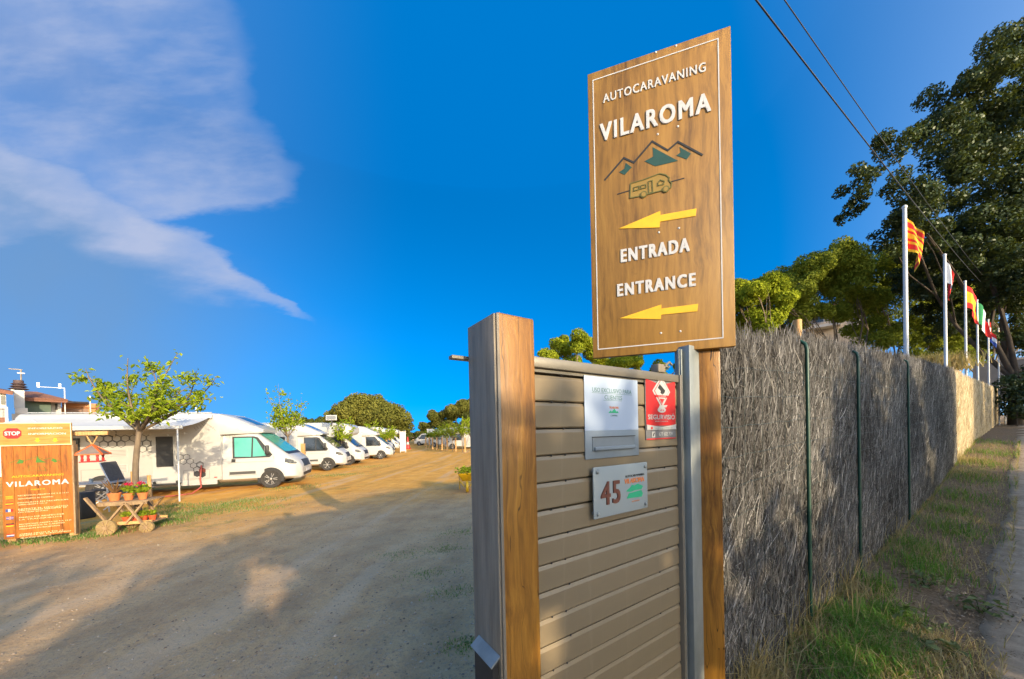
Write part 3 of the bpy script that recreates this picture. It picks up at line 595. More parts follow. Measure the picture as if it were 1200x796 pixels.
# ================================================================ brushwood fence
def fence(name, label, ua, ub, mat, count, vb=-.03, thick=.07, post_us=(), tops=None, tw=(.0016, .0042), core=None, wires=True):
    o = at_uv(ua, 0); T = thing(name, label, 'fence', (o.x, o.y, 0), GATE_ROT)
    def zb(u): return gz(*[np.asarray(q) for q in (G0.x + FD.x * u + NF.x * vb, G0.y + FD.y * u + NF.y * vb)])
    def zt(u): return np.interp(u, tops[0], tops[1])
    L = ub - ua
    ug = np.linspace(ua, ub, max(2, int(L / .25)) + 1); ring = []
    for u in ug:
        b_, t_ = float(zb(u)) - .1, float(zt(u)) - .10 + .03 * math.sin(u * 9)
        ring.append([(u - ua, -vb - .012, b_), (u - ua, -vb - .012, t_), (u - ua, -vb + thick, t_), (u - ua, -vb + thick, b_)])
    MB().rings(ring).build('brush_core', core, T)
    # twigs: mostly upright, thinner and ragged above the top
    u = ua + L * rng.random(count); base = zb(u); top = zt(u) + .025 * np.sin(u * 11) + .02 * np.sin(u * 27); h = top - base
    ln = .08 + .22 * rng.random(count); f = rng.random(count); zlow = base - .05 + (h - ln) * f
    crest = rng.random(count) < .10; zlow = np.where(crest, top - ln * .95 + rng.normal(0, .025, count), zlow)
    th = rng.normal(0, .48, count) * np.where(crest, .5, 1) + np.where(rng.random(count) < .10, rng.normal(0, .5, count), 0); ph = rng.normal(0, .10, count)
    dep = -vb - .018 - .030 * rng.random(count); dep = np.where(crest, -vb - .03 + .1 * rng.random(count), dep)
    p0 = np.stack([u - ua, dep, zlow], -1); dirn = np.stack([np.sin(th), np.sin(ph) * .5, np.cos(th)], -1); mid = p0 + dirn * (ln * .5)[:, None]
    d2 = dirn + rng.normal(0, .30, (count, 3)) * np.array([1.5, .35, .4]); p1 = mid + d2 * (ln * .5)[:, None]
    p0[:, 1] = np.clip(p0[:, 1], -vb - .055, 9); mid[:, 1] = np.clip(mid[:, 1], -vb - .06, 9); p1[:, 1] = np.clip(p1[:, 1], -vb - .06, 9)
    for q_ in (p0, mid, p1): q_[:, 0] = np.clip(q_[:, 0], 0, L)
    r = tw[0] + (tw[1] - tw[0]) * rng.random(count) ** 2
    V1, F1 = prisms(p0, mid, r, r * .85); V2, F2 = prisms(mid, p1, r * .85, r * .35)
    tn = np.clip(rng.beta(1.7, 2.5, count) + .12 * np.sin(u * 2.1) * np.sin(zlow * 3), 0, 1); tn = np.repeat(tn, 3)
    tag(link('twigs', np_mesh('twigs', np.concatenate([V1, V2]), np.concatenate([F1, F2 + len(V1)]), np.concatenate([tn, tn])), mat, T), kind='stuff')
    if wires:
        A, B = [], []
        for dz in np.arange(.12, 2.3, .165):
            uu = np.arange(ua, ub, .15); z_ = zb(uu) + dz; q = np.stack([uu - ua, np.full(len(uu), -vb - .062), z_ + .006 * np.sin(uu * 17)], -1)
            ok = (z_[:-1] < zt(uu)[:-1] - .18); A.append(q[:-1][ok]); B.append(q[1:][ok])
        uu = np.arange(ua + .05, min(ub, ua + 12), .12); A.append(np.stack([uu - ua, np.full(len(uu), -vb - .062), zb(uu) + .05], -1)); B.append(np.stack([uu - ua, np.full(len(uu), -vb - .062), zt(uu) - .2], -1))
        V, Fq = prisms(np.concatenate(A), np.concatenate(B), .0012, .0012)
        tag(link('wire_mesh', np_mesh('wire_mesh', V, Fq), paint('wire_dark_green', (.03, .05, .04), (.025, .035, .03), .5, metal=.3), T), kind='stuff')
    M_gp = paint('green_fence_paint', (.006, .060, .036), (.005, .045, .028), .45, 9)
    for pu in post_us:
        zt_, zb_ = float(zt(pu)) - .06, float(zb(pu)) - .1
        pm = MB().tube([(pu - ua, -vb - .068, zb_), (pu - ua, -vb - .068, zt_ - .05), (pu - ua, -vb - .058, zt_ - .01), (pu - ua, -vb - .03, zt_ + .015)], .0125, 8); pm.build('post', M_gp, T, sharp=50)
        for q in np.arange(.25, zt_ - zb_ - .25, .38): MB().cyl((pu - ua, -vb - .068, zb_ + q), (pu - ua, -vb - .068, zb_ + q + .018), .0145, n=8).build('clip', M_gp, T)
    return T
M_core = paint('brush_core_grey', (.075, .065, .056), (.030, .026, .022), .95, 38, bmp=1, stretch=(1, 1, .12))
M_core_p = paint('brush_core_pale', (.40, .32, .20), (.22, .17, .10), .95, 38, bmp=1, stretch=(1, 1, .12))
tops1 = ([.7, 1.16, 2.1, 3.43, 6.5, 12.5], [2.11, 2.19, 2.32, 2.40, 2.60, 2.90])
fence('brushwood_fence', 'long grey brushwood fence with green posts running from the sign post along the road', .70, 12.4, M_twig, 98000, post_us=(2.12, 3.52, 6.1), tops=tops1, core=M_core)
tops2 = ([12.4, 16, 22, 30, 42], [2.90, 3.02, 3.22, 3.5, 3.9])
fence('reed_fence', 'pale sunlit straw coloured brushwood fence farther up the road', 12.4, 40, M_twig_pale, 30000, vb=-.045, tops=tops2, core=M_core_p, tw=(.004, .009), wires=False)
# stake that shows above the fence
o = at_uv(2.62, -.16); z0 = g(o.x, o.y); z1 = 2.56
K = tag(MB().tube([(0, 0, -.1), (0.006, 0, 1.3), (0, 0, z1 - z0)], [.035, .033, .03], 9).build('fence_stake', M_stake, sharp=50), 'pale wooden stake poking above the brushwood fence behind the first green post', 'stake'); K.location = (o.x, o.y, z0)

# ================================================================ trees
def limb(mb, a, b, r0, r1, bend=.08, n=7, seg=5):
    a, b = Vector(a), Vector(b); L = (b - a).length; pts, rad = [], []
    off = Vector((rnd.uniform(-1, 1), rnd.uniform(-1, 1), rnd.uniform(-.3, .5))) * L * bend
    for i in range(seg + 1):
        f = i / seg; pts.append(a.lerp(b, f) + off * math.sin(math.pi * f)); rad.append(r0 + (r1 - r0) * f)
    mb.tube(pts, rad, n); return pts
def crown_blobs(c, rx, ry, rz, n, rmin, rmax, flat=.75, dome=False):
    B = []
    for i in range(n):
        d = Vector((rnd.gauss(0, 1), rnd.gauss(0, 1), rnd.gauss(0, 1))).normalized(); q = rnd.uniform(.55, .92)
        z = d.z * rz * q
        if dome: z = abs(d.z) * rz * q - .15 * rz * rnd.random()
        B.append((c[0] + d.x * rx * q, c[1] + d.y * ry * q, c[2] + z, rnd.uniform(rmin, rmax), flat))
    return B
def tree(name, label, cat, pos, trunk_h, tr, blobs, nleaf, lsize, lmat, bark, group=None, limbs=7, jitter=.8, aspect=.5, lean=(0, 0), twigs=True, inner=.6, keep=None):
    z = g(pos[0], pos[1]); T = thing(name, label, cat, (pos[0], pos[1], z), 0, group)
    mb = MB(); top = (lean[0], lean[1], trunk_h); limb(mb, (0, 0, -.3), top, tr, tr * .7, .04, 9)
    for bl in rnd.sample(blobs, min(limbs, len(blobs))):
        e = limb(mb, top if rnd.random() < .6 else (lean[0] * .8, lean[1] * .8, trunk_h * .8), (bl[0] * .93, bl[1] * .93, bl[2]), tr * .45, tr * .10, .14, 6)
        if twigs:
            for _ in range(3): limb(mb, e[rnd.randint(2, 4)], (bl[0] + rnd.uniform(-1, 1) * bl[3], bl[1] + rnd.uniform(-1, 1) * bl[3], bl[2] + rnd.uniform(-.3, .9) * bl[3]), tr * .14, tr * .04, .1, 5, 3)
    mb.build('trunk', bark, T, sharp=60)
    C, N, idx = blob_pts(blobs, nleaf, jitter, inner)
    bt = np.array([rnd.uniform(.15, .85) for _ in blobs])[idx]; tn = np.clip(bt * .6 + .4 * rng.random(nleaf) + rng.normal(0, .1, nleaf), 0, 1)
    ls = lsize * (.6 + .8 * rng.random(nleaf))
    if keep is not None: m_ = keep(C + np.array([pos[0], pos[1], z])); C, N, tn, ls = C[m_], N[m_], tn[m_], ls[m_]
    leaves('crown', C, N, ls, tn, lmat, T, aspect)
    return T
# --- unseen oaks across the road, placed and sized to shade driveway, gate and fence
def rel(p): return (p.x, p.y)
GAPS = [(-.35, 3.3, .36), (.30, 3.25, .20), (-1.9, 3.5, .34), (1.3, 2.7, .16), (-3.4, 3.4, .24), (-.9, 2.8, .14), (.15, 1.62, .15), (-.2, 1.30, .13), (2.5, 2.3, .2)]      # leaf openings cut to drop sun patches, in u and height
def open_gaps(P):
    u = (P[:, 0] - G0.x) * FD.x + (P[:, 1] - G0.y) * FD.y; v = (P[:, 0] - G0.x) * NF.x + (P[:, 1] - G0.y) * NF.y; zc = P[:, 2] - (v - 9.4) * .249; k = np.ones(len(P), bool)
    for a, b_, r in GAPS: k &= np.hypot(u - (v - 9.4) * .08 - a, zc - b_) > r * (.55 + .75 * rng.random(len(P)))
    return k
shade = [(-21, 9.5, 4.6, 3.4), (-15.5, 9.2, 4.7, 3.2), (-9.8, 9.6, 4.8, 3.2), (-4.6, 9.2, 4.6, 3.0), (.4, 9.4, 4.2, 2.9), (5.4, 9.2, 5.3, 2.9), (9.9, 9.2, 5.75, 2.6), (21.5, 9.5, 5.4, 3.0), (27.5, 10.5, 6.0, 3.2), (35, 11, 7, 3.6)]
for i, (u, v, h, r) in enumerate(shade):
    p = at_uv(u, v); hh = h * .5
    bl = crown_blobs((0, 0, hh + .1), r, r * .8, hh - .3, 26 if u > 3 else 19, r * .28, r * .40, .85)
    tree('shade_oak', 'unseen dark bushy evergreen oak across the road, shaped to shade the gate', 'tree', rel(p), h * .45, .16, bl, 9500 if u > 3 else 7000, .30, M_leaf_oak, M_bark_dk, 'unseen shade oaks across the road', limbs=3, twigs=False, inner=.25, keep=open_gaps)
# --- great holm oak over the road, right
p = atY(1190, 470, 19.5); p.z = 0; c0 = p
def offs(px, py, Y, base): q = atY(px, py, Y); return (q.x - base.x, q.y - base.y, q.z - g(base.x, base.y))
big = []
for (px, py, Y, r) in ((1010, 215, 16.5, .75), (1000, 250, 17, .55), (1040, 175, 17, .9), (1060, 225, 16, 1.0), (1095, 165, 17, 1.2), (1050, 280, 18, .9), (1120, 120, 18, 1.4), (1100, 215, 18, 1.3), (1150, 90, 17, 1.4), (1185, 60, 17.5, 1.5), (1140, 150, 19, 1.4), (1180, 130, 18, 1.6),
                       (1150, 220, 20, 1.5), (1195, 200, 18, 1.3), (1230, 90, 18, 1.8), (1240, 170, 19, 1.9), (1280, 120, 19, 2.0), (1120, 265, 20, 1.4), (1160, 290, 20, 1.5), (1205, 280, 19, 1.4), (1080, 320, 21, 1.2), (1120, 330, 22, 1.4), (1165, 345, 21, 1.3), (1210, 350, 20, 1.3), (1250, 260, 20, 2.0),
                       (1300, 200, 20, 2.2), (1060, 330, 22, 1.0), (1135, 375, 23, 1.1), (1100, 365, 23, 1.1), (1230, 30, 18, 1.5), (1290, 40, 19, 2.0), (1195, 385, 21, .9), (1070, 265, 18, 1.1), (1095, 300, 21, 1.2), (1140, 320, 20, 1.4), (1180, 330, 19, 1.4), (1215, 320, 18, 1.4), (1180, 250, 19, 1.5), (1125, 180, 18, 1.3), (1170, 175, 17, 1.3), (1080, 240, 17, 1.0), (1200, 130, 17, 1.5), (1215, 240, 18, 1.5), (1090, 340, 20, 1.0), (1110, 385, 21, .9), (1150, 395, 20, .9), (1075, 295, 19, .9), (1130, 300, 18.5, 1.1), (1165, 260, 18, 1.3), (1190, 300, 18, 1.3), (1225, 400, 19, 1.2), (1055, 255, 17, .8)):
    q = offs(px, py, Y, c0); big.append((*q, r * 1.06, .8))
small = []
for B in big:
    small.append((B[0], B[1], B[2], B[3] * .6, .85))
    for _ in range(7):
        d = Vector((rnd.gauss(0, 1), rnd.gauss(0, 1), rnd.gauss(0, 1) * .85)).normalized() * B[3] * rnd.uniform(.6, .95); small.append((B[0] + d.x, B[1] + d.y, B[2] + d.z, B[3] * rnd.uniform(.28, .46), .8))
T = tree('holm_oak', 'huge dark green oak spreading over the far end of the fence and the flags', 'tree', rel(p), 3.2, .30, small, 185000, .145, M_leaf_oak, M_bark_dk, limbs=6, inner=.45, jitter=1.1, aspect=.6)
# --- pines beyond the fence
def pine_px(label, pts, Y, base_px, trunk_h, nleaf, lsize, mat, tr=.16, limbs=7, group=None, name='pine_tree', inner=.6):
    q = atY(base_px, 480, Y); b = Vector((q.x, q.y, 0)); bl = []
    for (px, py, rpx) in pts:
        dY = rnd.uniform(-1, 1) * rpx * Y / F * .8; o_ = offs(px, py, Y + dY, b); bl.append((*o_, rpx * Y / F, .72))
    more = []
    for B in bl:                                         # break every mass into smaller clumps
        more.append((B[0], B[1], B[2], B[3] * .62, .8))
        for _ in range(8):
            d = Vector((rnd.gauss(0, 1), rnd.gauss(0, 1), rnd.gauss(0, 1) * .8)).normalized() * B[3] * rnd.uniform(.45, .72); more.append((B[0] + d.x, B[1] + d.y, B[2] + d.z, B[3] * rnd.uniform(.30, .48), .85))
    return tree(name, label, 'tree', (b.x, b.y), trunk_h, tr, more, int(nleaf * 2.0), lsize * .98, mat, M_bark, group, limbs=limbs, aspect=.46, inner=inner, jitter=1.1)
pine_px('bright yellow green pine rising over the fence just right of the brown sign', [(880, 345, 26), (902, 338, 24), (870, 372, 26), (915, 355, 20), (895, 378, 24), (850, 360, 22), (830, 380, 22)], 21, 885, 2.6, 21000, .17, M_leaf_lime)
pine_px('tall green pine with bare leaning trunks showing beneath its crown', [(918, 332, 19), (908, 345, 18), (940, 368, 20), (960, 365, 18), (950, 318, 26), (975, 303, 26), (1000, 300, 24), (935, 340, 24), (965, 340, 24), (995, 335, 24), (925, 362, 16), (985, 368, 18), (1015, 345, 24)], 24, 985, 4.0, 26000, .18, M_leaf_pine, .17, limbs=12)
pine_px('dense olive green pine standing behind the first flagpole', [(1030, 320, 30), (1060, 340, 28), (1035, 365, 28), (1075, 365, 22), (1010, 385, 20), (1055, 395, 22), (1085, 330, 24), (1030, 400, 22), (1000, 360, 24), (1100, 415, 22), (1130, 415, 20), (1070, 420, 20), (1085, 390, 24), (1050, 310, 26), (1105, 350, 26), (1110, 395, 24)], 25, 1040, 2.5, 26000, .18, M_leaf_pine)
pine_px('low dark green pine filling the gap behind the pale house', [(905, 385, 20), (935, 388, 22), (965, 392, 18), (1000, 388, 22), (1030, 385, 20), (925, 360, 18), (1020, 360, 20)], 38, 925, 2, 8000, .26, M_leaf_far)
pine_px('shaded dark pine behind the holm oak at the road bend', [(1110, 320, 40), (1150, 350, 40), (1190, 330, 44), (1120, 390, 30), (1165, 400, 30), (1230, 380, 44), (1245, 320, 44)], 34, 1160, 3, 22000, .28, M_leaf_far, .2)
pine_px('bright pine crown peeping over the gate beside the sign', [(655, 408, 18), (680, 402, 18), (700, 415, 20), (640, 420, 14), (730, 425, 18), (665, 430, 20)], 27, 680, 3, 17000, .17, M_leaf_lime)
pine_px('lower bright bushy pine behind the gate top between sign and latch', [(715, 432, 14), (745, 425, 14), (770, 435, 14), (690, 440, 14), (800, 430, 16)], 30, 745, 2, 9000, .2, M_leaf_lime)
# --- great rounded pines at the far end of the site
pine_px('broad rounded umbrella pine at the far end of the row of motorhomes', [(432, 484, 30), (412, 486, 27), (455, 488, 28), (472, 494, 19), (394, 492, 18), (435, 505, 22), (460, 510, 18), (410, 507, 18), (440, 476, 23), (420, 478, 22)], 62, 440, 4, 30000, .42, M_leaf_olive, .45, limbs=14)
pine_px('darker far pine wood edge tree right of the umbrella pine', [(512, 490, 14), (530, 484, 16), (548, 480, 18), (500, 502, 12), (525, 502, 16), (550, 500, 18), (570, 485, 18), (590, 490, 18), (490, 510, 9)], 75, 535, 3, 24000, .5, M_leaf_olive, .4, limbs=9)
pine_px('low dark tree in the gap at the far end of the lane', [(478, 512, 7), (492, 516, 7), (505, 514, 7)], 72, 490, 1.5, 4000, .4, M_leaf_far, .25, limbs=3)
for px, w, lb in ((376, 13, 'right of the thin young tree'), (355, 9, 'behind the thin young tree'), (340, 8, 'left of the thin young tree')):
    pine_px('distant dark tree over the motorhome roofs ' + lb, [(px - w, 497, w * .7), (px, 494, w * .8), (px + w, 497, w * .7)], 95, px, 2, 3000, .55, M_leaf_far, .3, limbs=3, group='distant trees over the roofs')
# --- young broadleaf trees along the lane
def young_tree(name, label, base, H, spread, crown_z0, nbr, per, lsize, group=None, tr=.05, ends=None):
    T = thing(name, label, 'tree', (base.x, base.y, g(base.x, base.y)), rnd.uniform(0, 6) if ends is None else 0, group)
    mb = MB(); fork = crown_z0; limb(mb, (0, 0, -.15), (.0, 0, fork), tr, tr * .8, .03, 9, 6); Cs, Ns = [], []
    ends = ends or [(math.cos(a) * spread * rnd.uniform(.5, 1), math.sin(a) * spread * rnd.uniform(.5, 1), rnd.uniform(fork + .25 * (H - fork), H)) for a in [i * 2.4 for i in range(nbr)]]
    for e in ends:
        pts = limb(mb, (0, 0, fork - .03), e, tr * .5, tr * .09, .12, 6, 6)
        br = [pts]
        for _ in range(4):
            s_ = pts[rnd.randint(2, 5)]; q = Vector(s_) + Vector((rnd.gauss(0, 1), rnd.gauss(0, 1), rnd.gauss(.25, .6))).normalized() * spread * rnd.uniform(.2, .38); br.append(limb(mb, s_, q, tr * .16, tr * .05, .1, 4, 4))
        for bp in br:
            for _ in range(per):
                f = rnd.uniform(.35, 1.02) * (len(bp) - 1); i = min(int(f), len(bp) - 2); q = Vector(bp[i]).lerp(Vector(bp[i + 1]), f - i) + Vector((rnd.gauss(0, 1), rnd.gauss(0, 1), rnd.gauss(-.3, .8))) * lsize * .62
                Cs.append(q); Ns.append((rnd.gauss(0, .7), rnd.gauss(0, .7), rnd.gauss(.7, .5)))
    mb.build('trunk', M_bark, T, sharp=60)
    n = len(Cs); leaves('crown', np.array(Cs), np.array(Ns), lsize * (.7 + .7 * rng.random(n)), np.clip(rng.normal(.5, .28, n), 0, 1), M_leaf_young, T, .42, droop=.9, fold=True)
    return T
tb = onZ(167, 620, -.22)
E_ = [offs(x, y, tb.y + d, tb) for x, y, d in ((100, 432, -.3), (118, 446, .2), (150, 420, -.4), (208, 414, -.1), (255, 440, .2), (252, 466, -.5), (175, 425, .6), (222, 452, .7), (140, 470, -.7), (205, 470, -.8), (120, 462, .9), (185, 440, -.9), (160, 445, .9), (190, 455, .3), (230, 435, -.4))]
young_tree('young_tree', 'young leafy tree between two stakes beside the flower cart', tb, 0, .80, 1.98, 0, 30, .105, tr=.056, ends=E_)
t2 = onZ(336, 560, -.28); E2 = [offs(x, y, 15.0 + d, Vector((atY(336, 500, 15).x, 15, 0))) for x, y, d in ((310, 458, 0), (325, 450, -.4), (338, 462, .3), (352, 465, -.2), (357, 470, .4), (330, 480, -.5), (345, 482, .5), (322, 470, .4), (315, 485, .3))]
young_tree('young_tree', 'thin young tree growing between the first and second motorhome', Vector((atY(337, 500, 15).x, 15, 0)), 0, .75, 1.9, 0, 20, .15, tr=.04, ends=E2)
def lane_tree(px, Y, H, sp_, label, group=None):
    q = atY(px, 500, Y); return young_tree('young_tree', label, Vector((q.x, q.y, 0)), H, sp_, 1.5, 8, 11, .24, group, .05)
for px, Y, H, s_ in ((400, 23, 3.3, .9), (435, 30, 3.5, 1.1), (452, 36, 3.2, 1.0), (458, 43, 3.0, 1.0)):
    lane_tree(px, Y, H, s_, {400: 'small bright leafed tree in front of the boxy white motorhome', 435: 'round bright young tree standing before the third motorhome', 452: 'bright young tree on the left side of the lane near the white screen', 458: 'farthest young tree on the left side of the lane'}[px])
for i, (px, Y, H) in enumerate(((504, 50, 2.7), (513, 46, 3.0), (520, 42, 3.1), (530, 39, 3.6), (541, 36, 4.0), (552, 33, 4.0))):
    lane_tree(px, Y, H, 1.0, ['leftmost and farthest', 'second from the left', 'third from the left', 'fourth from the left', 'fifth from the left', 'nearest and tallest'][i] + ' of the staked young trees right of the lane', 'young trees on the right of the lane')
# stakes beside the near tree and posts along the pitches
def stake(base, h, r, label, group=None, lean=0): 
    o = tag(MB().tube([(0, 0, -.15), (lean * .5, 0, h * .5), (lean, 0, h)], [r, r, r * .95], 9).build('wooden_stake', M_stake, sharp=50), label, 'stake', group); o.location = (base.x, base.y, g(base.x, base.y)); return o
s0 = onZ(178, 617, -.22); stake(Vector((s0.x, s0.y, 0)), 1.02, .035, 'round wooden stake right of the near tree trunk', lean=-.03)
s0 = atY(158, 600, tb.y + .1); stake(Vector((s0.x, s0.y, 0)), 1.12, .035, 'round wooden stake left of the near tree trunk, behind the flower cart', lean=-.02)
q = atY(355, 520, 15.6); o = tag(MB().box((0, 0, .7), (.16, .10, 1.75)).build('wooden_post', M_stake, bevel=.01), 'square orange wooden post standing before the second motorhome', 'post'); o.location = (q.x, q.y, g(q.x, q.y))
for i, (px, Y, h) in enumerate(((418, 27, 1.0), (434, 30, 1.0), (443, 31, 2.2), (453, 36, 2.2), (456, 40, 2.0))):
    q = atY(px, 520, Y); o = tag(MB().box((0, 0, h / 2 - .05), (.14, .12, h)).build('wooden_post', M_stake, bevel=.01), ['short leftmost post before the third motorhome', 'short second post from the left before the third motorhome', 'tall third post from the left beside the third motorhome', 'tall fourth post from the left near the white screen', 'tall farthest post on the left near the white screen'][i], 'post', 'marker posts left of the lane'); o.location = (q.x, q.y, g(q.x, q.y))
for i, (px, Y) in enumerate(((499, 48), (503, 48), (507, 45), (512, 43), (518, 42), (524, 40), (534, 38), (545, 36))):
    q = atY(px, 518, Y); o = tag(MB().box((0, 0, .75), (.16, .14, 1.6)).build('wooden_post', M_stake, bevel=.01), ['first', 'second', 'third', 'fourth', 'fifth', 'sixth', 'seventh', 'eighth'][i] + ' pale marker post from the left along the right edge of the lane', 'post', 'marker posts right of the lane'); o.location = (q.x, q.y, g(q.x, q.y))

# ================================================================ motorhomes
def cab_y(x, z):                                       # half width of the cab at a point of its side
    w = np.interp(x, [-1.5, .35, .7, .93], [1.02, 1.0, .92, .76]); t_ = max(0, min(1, (z - 1.18) / .85)); return w - .14 * t_
def side_plate(name, pts, mat, parent, out=.006, th=.03, fy=cab_y, sgn=-1):
    n = len(pts); out += .016; a = [(x, sgn * (fy(x, z) + out), z) for x, z in pts]; b_ = [(x, sgn * (fy(x, z) - th), z) for x, z in pts]
    return MB().add(a + b_, [tuple(range(n)), tuple(range(2 * n - 1, n - 1, -1))] + [(i, i + n, (i + 1) % n + n, (i + 1) % n) for i in range(n)]).build(name, mat, parent)
def make_wheel(T, x, y, alloy=True):
    w = bpy.data.objects.new('wheel', None); COL.objects.link(w); w.parent = T; w.location = (x, y, .34)
    s = -1 if y < 0 else 1
    MB().lathe([(.21, -.10), (.305, -.105), (.338, -.08), (.342, 0), (.338, .08), (.305, .105), (.21, .10)], axis='Y', n=28, caps=False).build('tyre', M_rubber, w, sharp=35)
    MB().lathe([(.22, -.07), (.215, -.092), (.205, -.075), (.20, -.04)], axis='Y', n=28, caps=False).build('rim', M_alloy, w, sharp=35)
    d = MB().lathe([(.205, -.035), (.205, -.02)], axis='Y', n=24); d.build('brake_disc', M_trim, w)
    for k in range(10 if alloy else 6):
        a = 2 * math.pi * (k // 2 if alloy else k) / (5 if alloy else 6) + (.17 if k % 2 else -.17) * alloy
        MB().bar((.04 * math.cos(a), -.070, .04 * math.sin(a)), (.205 * math.cos(a), -.080, .205 * math.sin(a)), .030 if alloy else .085, .02).build('spoke', M_alloy, w)
    MB().lathe([(.02, -.09), (.055, -.085), (.06, -.05), (.06, 0)], axis='Y', n=16).build('hub', M_alloy, w, sharp=40)
    if s > 0: w.rotation_euler = (0, 0, math.pi)
    return w
def hexagon(T, x, z, r, mat, y, w=.017, fill=False):
    ang = [math.pi / 6 + i * math.pi / 3 for i in range(6)]
    P = [(x + r * math.cos(a), z + r * math.sin(a)) for a in ang]
    if fill: return plate('hexagon_decal', P, y, .004, mat, T)
    Q = [(x + (r - w) * math.cos(a), z + (r - w) * math.sin(a)) for a in ang]; mb = MB()
    for i in range(6):
        j = (i + 1) % 6; mb.add([(P[i][0], y - .004, P[i][1]), (P[j][0], y - .004, P[j][1]), (Q[j][0], y - .004, Q[j][1]), (Q[i][0], y - .004, Q[i][1])], [(0, 1, 2, 3)])
    return mb.build('hexagon_decal', mat, T)
def motorhome(name, label, loc, rot, length=6.9, kind='low', glass=None, decals=False, body_h=2.72, group=None, windows=(), door=True, alloy=True, detail=True):
    """origin under the front axle, nose towards +x"""
    T = thing(name, label, 'motorhome', loc, rot, group); glass = glass or M_glass; BW = 1.14; xb = -1.42; xr = .95 - length
    # cab
    def ring(x, zb, zt, w, wt):
        zq = min(1.18, zt - .10); h = [(0, zb), (w * .86, zb), (w, zb + .10), (w, zq), (wt + (w - wt) * .05, zt - .055), (wt - .08, zt), (0, zt)]
        return [(x, -y, z) for y, z in h] + [(x, y, z) for y, z in h[-2:0:-1]]
    st = [(-1.55, .30, 2.10, 1.02, .88), (-.9, .30, 2.08, 1.02, .88), (-.42, .30, 2.01, 1.015, .87), (-.05, .30, 1.70, 1.01, .90), (.22, .30, 1.46, 1.0, .93), (.44, .30, 1.27, .985, .95), (.58, .30, 1.19, .96, .88), (.74, .30, 1.07, .91, .80), (.86, .31, .95, .84, .76), (.935, .34, .80, .76, .70), (.955, .38, .66, .72, .66)]
    MB().rings([ring(*q) for q in st][::-1]).build('cab', M_white, T, sharp=38)
    # living body with its rounded nose over the cab
    def bring(x, zb, zt, w, r):
        h = [(0, zb), (w - .02, zb), (w, zb + .05), (w, zt - r)] + [(w - r + r * math.cos(a), zt - r + r * math.sin(a)) for a in (.4, .8, 1.2)] + [(w - r, zt), (0, zt)]
        return [(x, -y, z) for y, z in h] + [(x, y, z) for y, z in h[-2:0:-1]]
    H = body_h
    if kind == 'low': bs = [(xr, .60, H - .10, BW - .04, .12), (xr + .10, .42, H - .02, BW, .12), (xb - .35, .42, H, BW, .14), (xb, .42, H - .03, BW - .01, .16)]
    else: bs = [(xr, .60, H - .08, BW - .02, .06), (xr + .06, .42, H, BW, .06), (xb, .42, H, BW, .07)]
    MB().rings([bring(*q) for q in bs][::-1]).build('body', M_white, T, sharp=38)
    if kind == 'low': ns = [(xb - .01, 1.98, H - .035, BW - .012, .20), (-1.12, 1.99, H - .14, BW - .05, .24), (-.80, 2.0, H - .30, BW - .13, .25), (-.50, 2.01, H - .46, BW - .22, .2), (-.26, 2.03, H - .60, BW - .34, .06)]
    elif kind == 'alcove': ns = [(xb - .01, 1.90, H - .01, BW - .01, .1), (-.5, 1.95, H - .03, BW - .03, .16), (.05, 2.05, H - .16, BW - .08, .2), (.22, 2.2, H - .32, BW - .16, .15)]
    else: ns = []
    if ns: MB().rings([bring(*q) for q in ns][::-1]).build('roof_cap', M_white, T, sharp=38)
    if kind == 'low':
        zc = lambda x: float(np.interp(x, [-1.42, -1.12, -.80, -.50, -.26], [H - .035, H - .14, H - .30, H - .46, H - .60]))
        MB().add([(-1.18, -.48, zc(-1.18) + .012), (-.58, -.42, zc(-.58) + .012), (-.58, .42, zc(-.58) + .012), (-1.18, .48, zc(-1.18) + .012), (-1.18, -.48, zc(-1.18) - .03), (-.58, -.42, zc(-.58) - .03), (-.58, .42, zc(-.58) - .03), (-1.18, .48, zc(-1.18) - .03)], [(0, 1, 2, 3), (7, 6, 5, 4), (0, 4, 5, 1), (2, 6, 7, 3), (0, 3, 7, 4), (1, 5, 6, 2)]).build('skylight', M_glass, T)
    for s in (-1, 1):
        f = lambda x, z: cab_y(x, z)
        side_plate('window_frame', [(-1.12, 1.13), (-.02, 1.13), (.06, 1.22), (-.40, 1.86), (-.52, 1.90), (-1.16, 1.90)], M_trim, T, .006, .03, f, s)
        side_plate('cab_window', [(-1.06, 1.19), (-.58, 1.17), (-.58, 1.85), (-1.10, 1.85)], glass, T, .010, .02, f, s)
        side_plate('cab_window', [(-.53, 1.17), (-.12, 1.19), (-.16, 1.28), (-.45, 1.80), (-.53, 1.84)], glass, T, .010, .02, f, s)
        if detail:
            for q in ([(-1.24, .52), (-1.228, .52), (-1.228, 1.95), (-1.24, 1.95)], [(.10, 1.05), (.112, 1.05), (.112, 1.16), (.10, 1.16)], [(-1.24, .52), (-.42, .52), (-.42, .532), (-1.24, .532)], [(-1.22, .98), (.10, .98), (.10, .99), (-1.22, .99)]):
                side_plate('door_seam', q, paint('seam_grey', (.25, .25, .24)), T, .002, .02, f, s)
            side_plate('door_handle', [(-1.16, 1.00), (-1.05, 1.00), (-1.04, 1.10), (-1.15, 1.12)], M_trim, T, .018, .02, f, s)
        mr = bpy.data.objects.new('mirror', None); COL.objects.link(mr); mr.parent = T; mr.location = (-.06, s * 1.13, 1.34)
        MB().box((0, 0, .06), (.10, .17, .34)).build('housing', M_trim, mr, bevel=.035, sharp=40); MB().box((-.053, 0, .07), (.008, .13, .24)).build('mirror_glass', M_alloy, mr); MB().bar((.02, -s * .16, -.08), (.0, 0, -.06), .05).build('mirror_arm', M_trim, mr)
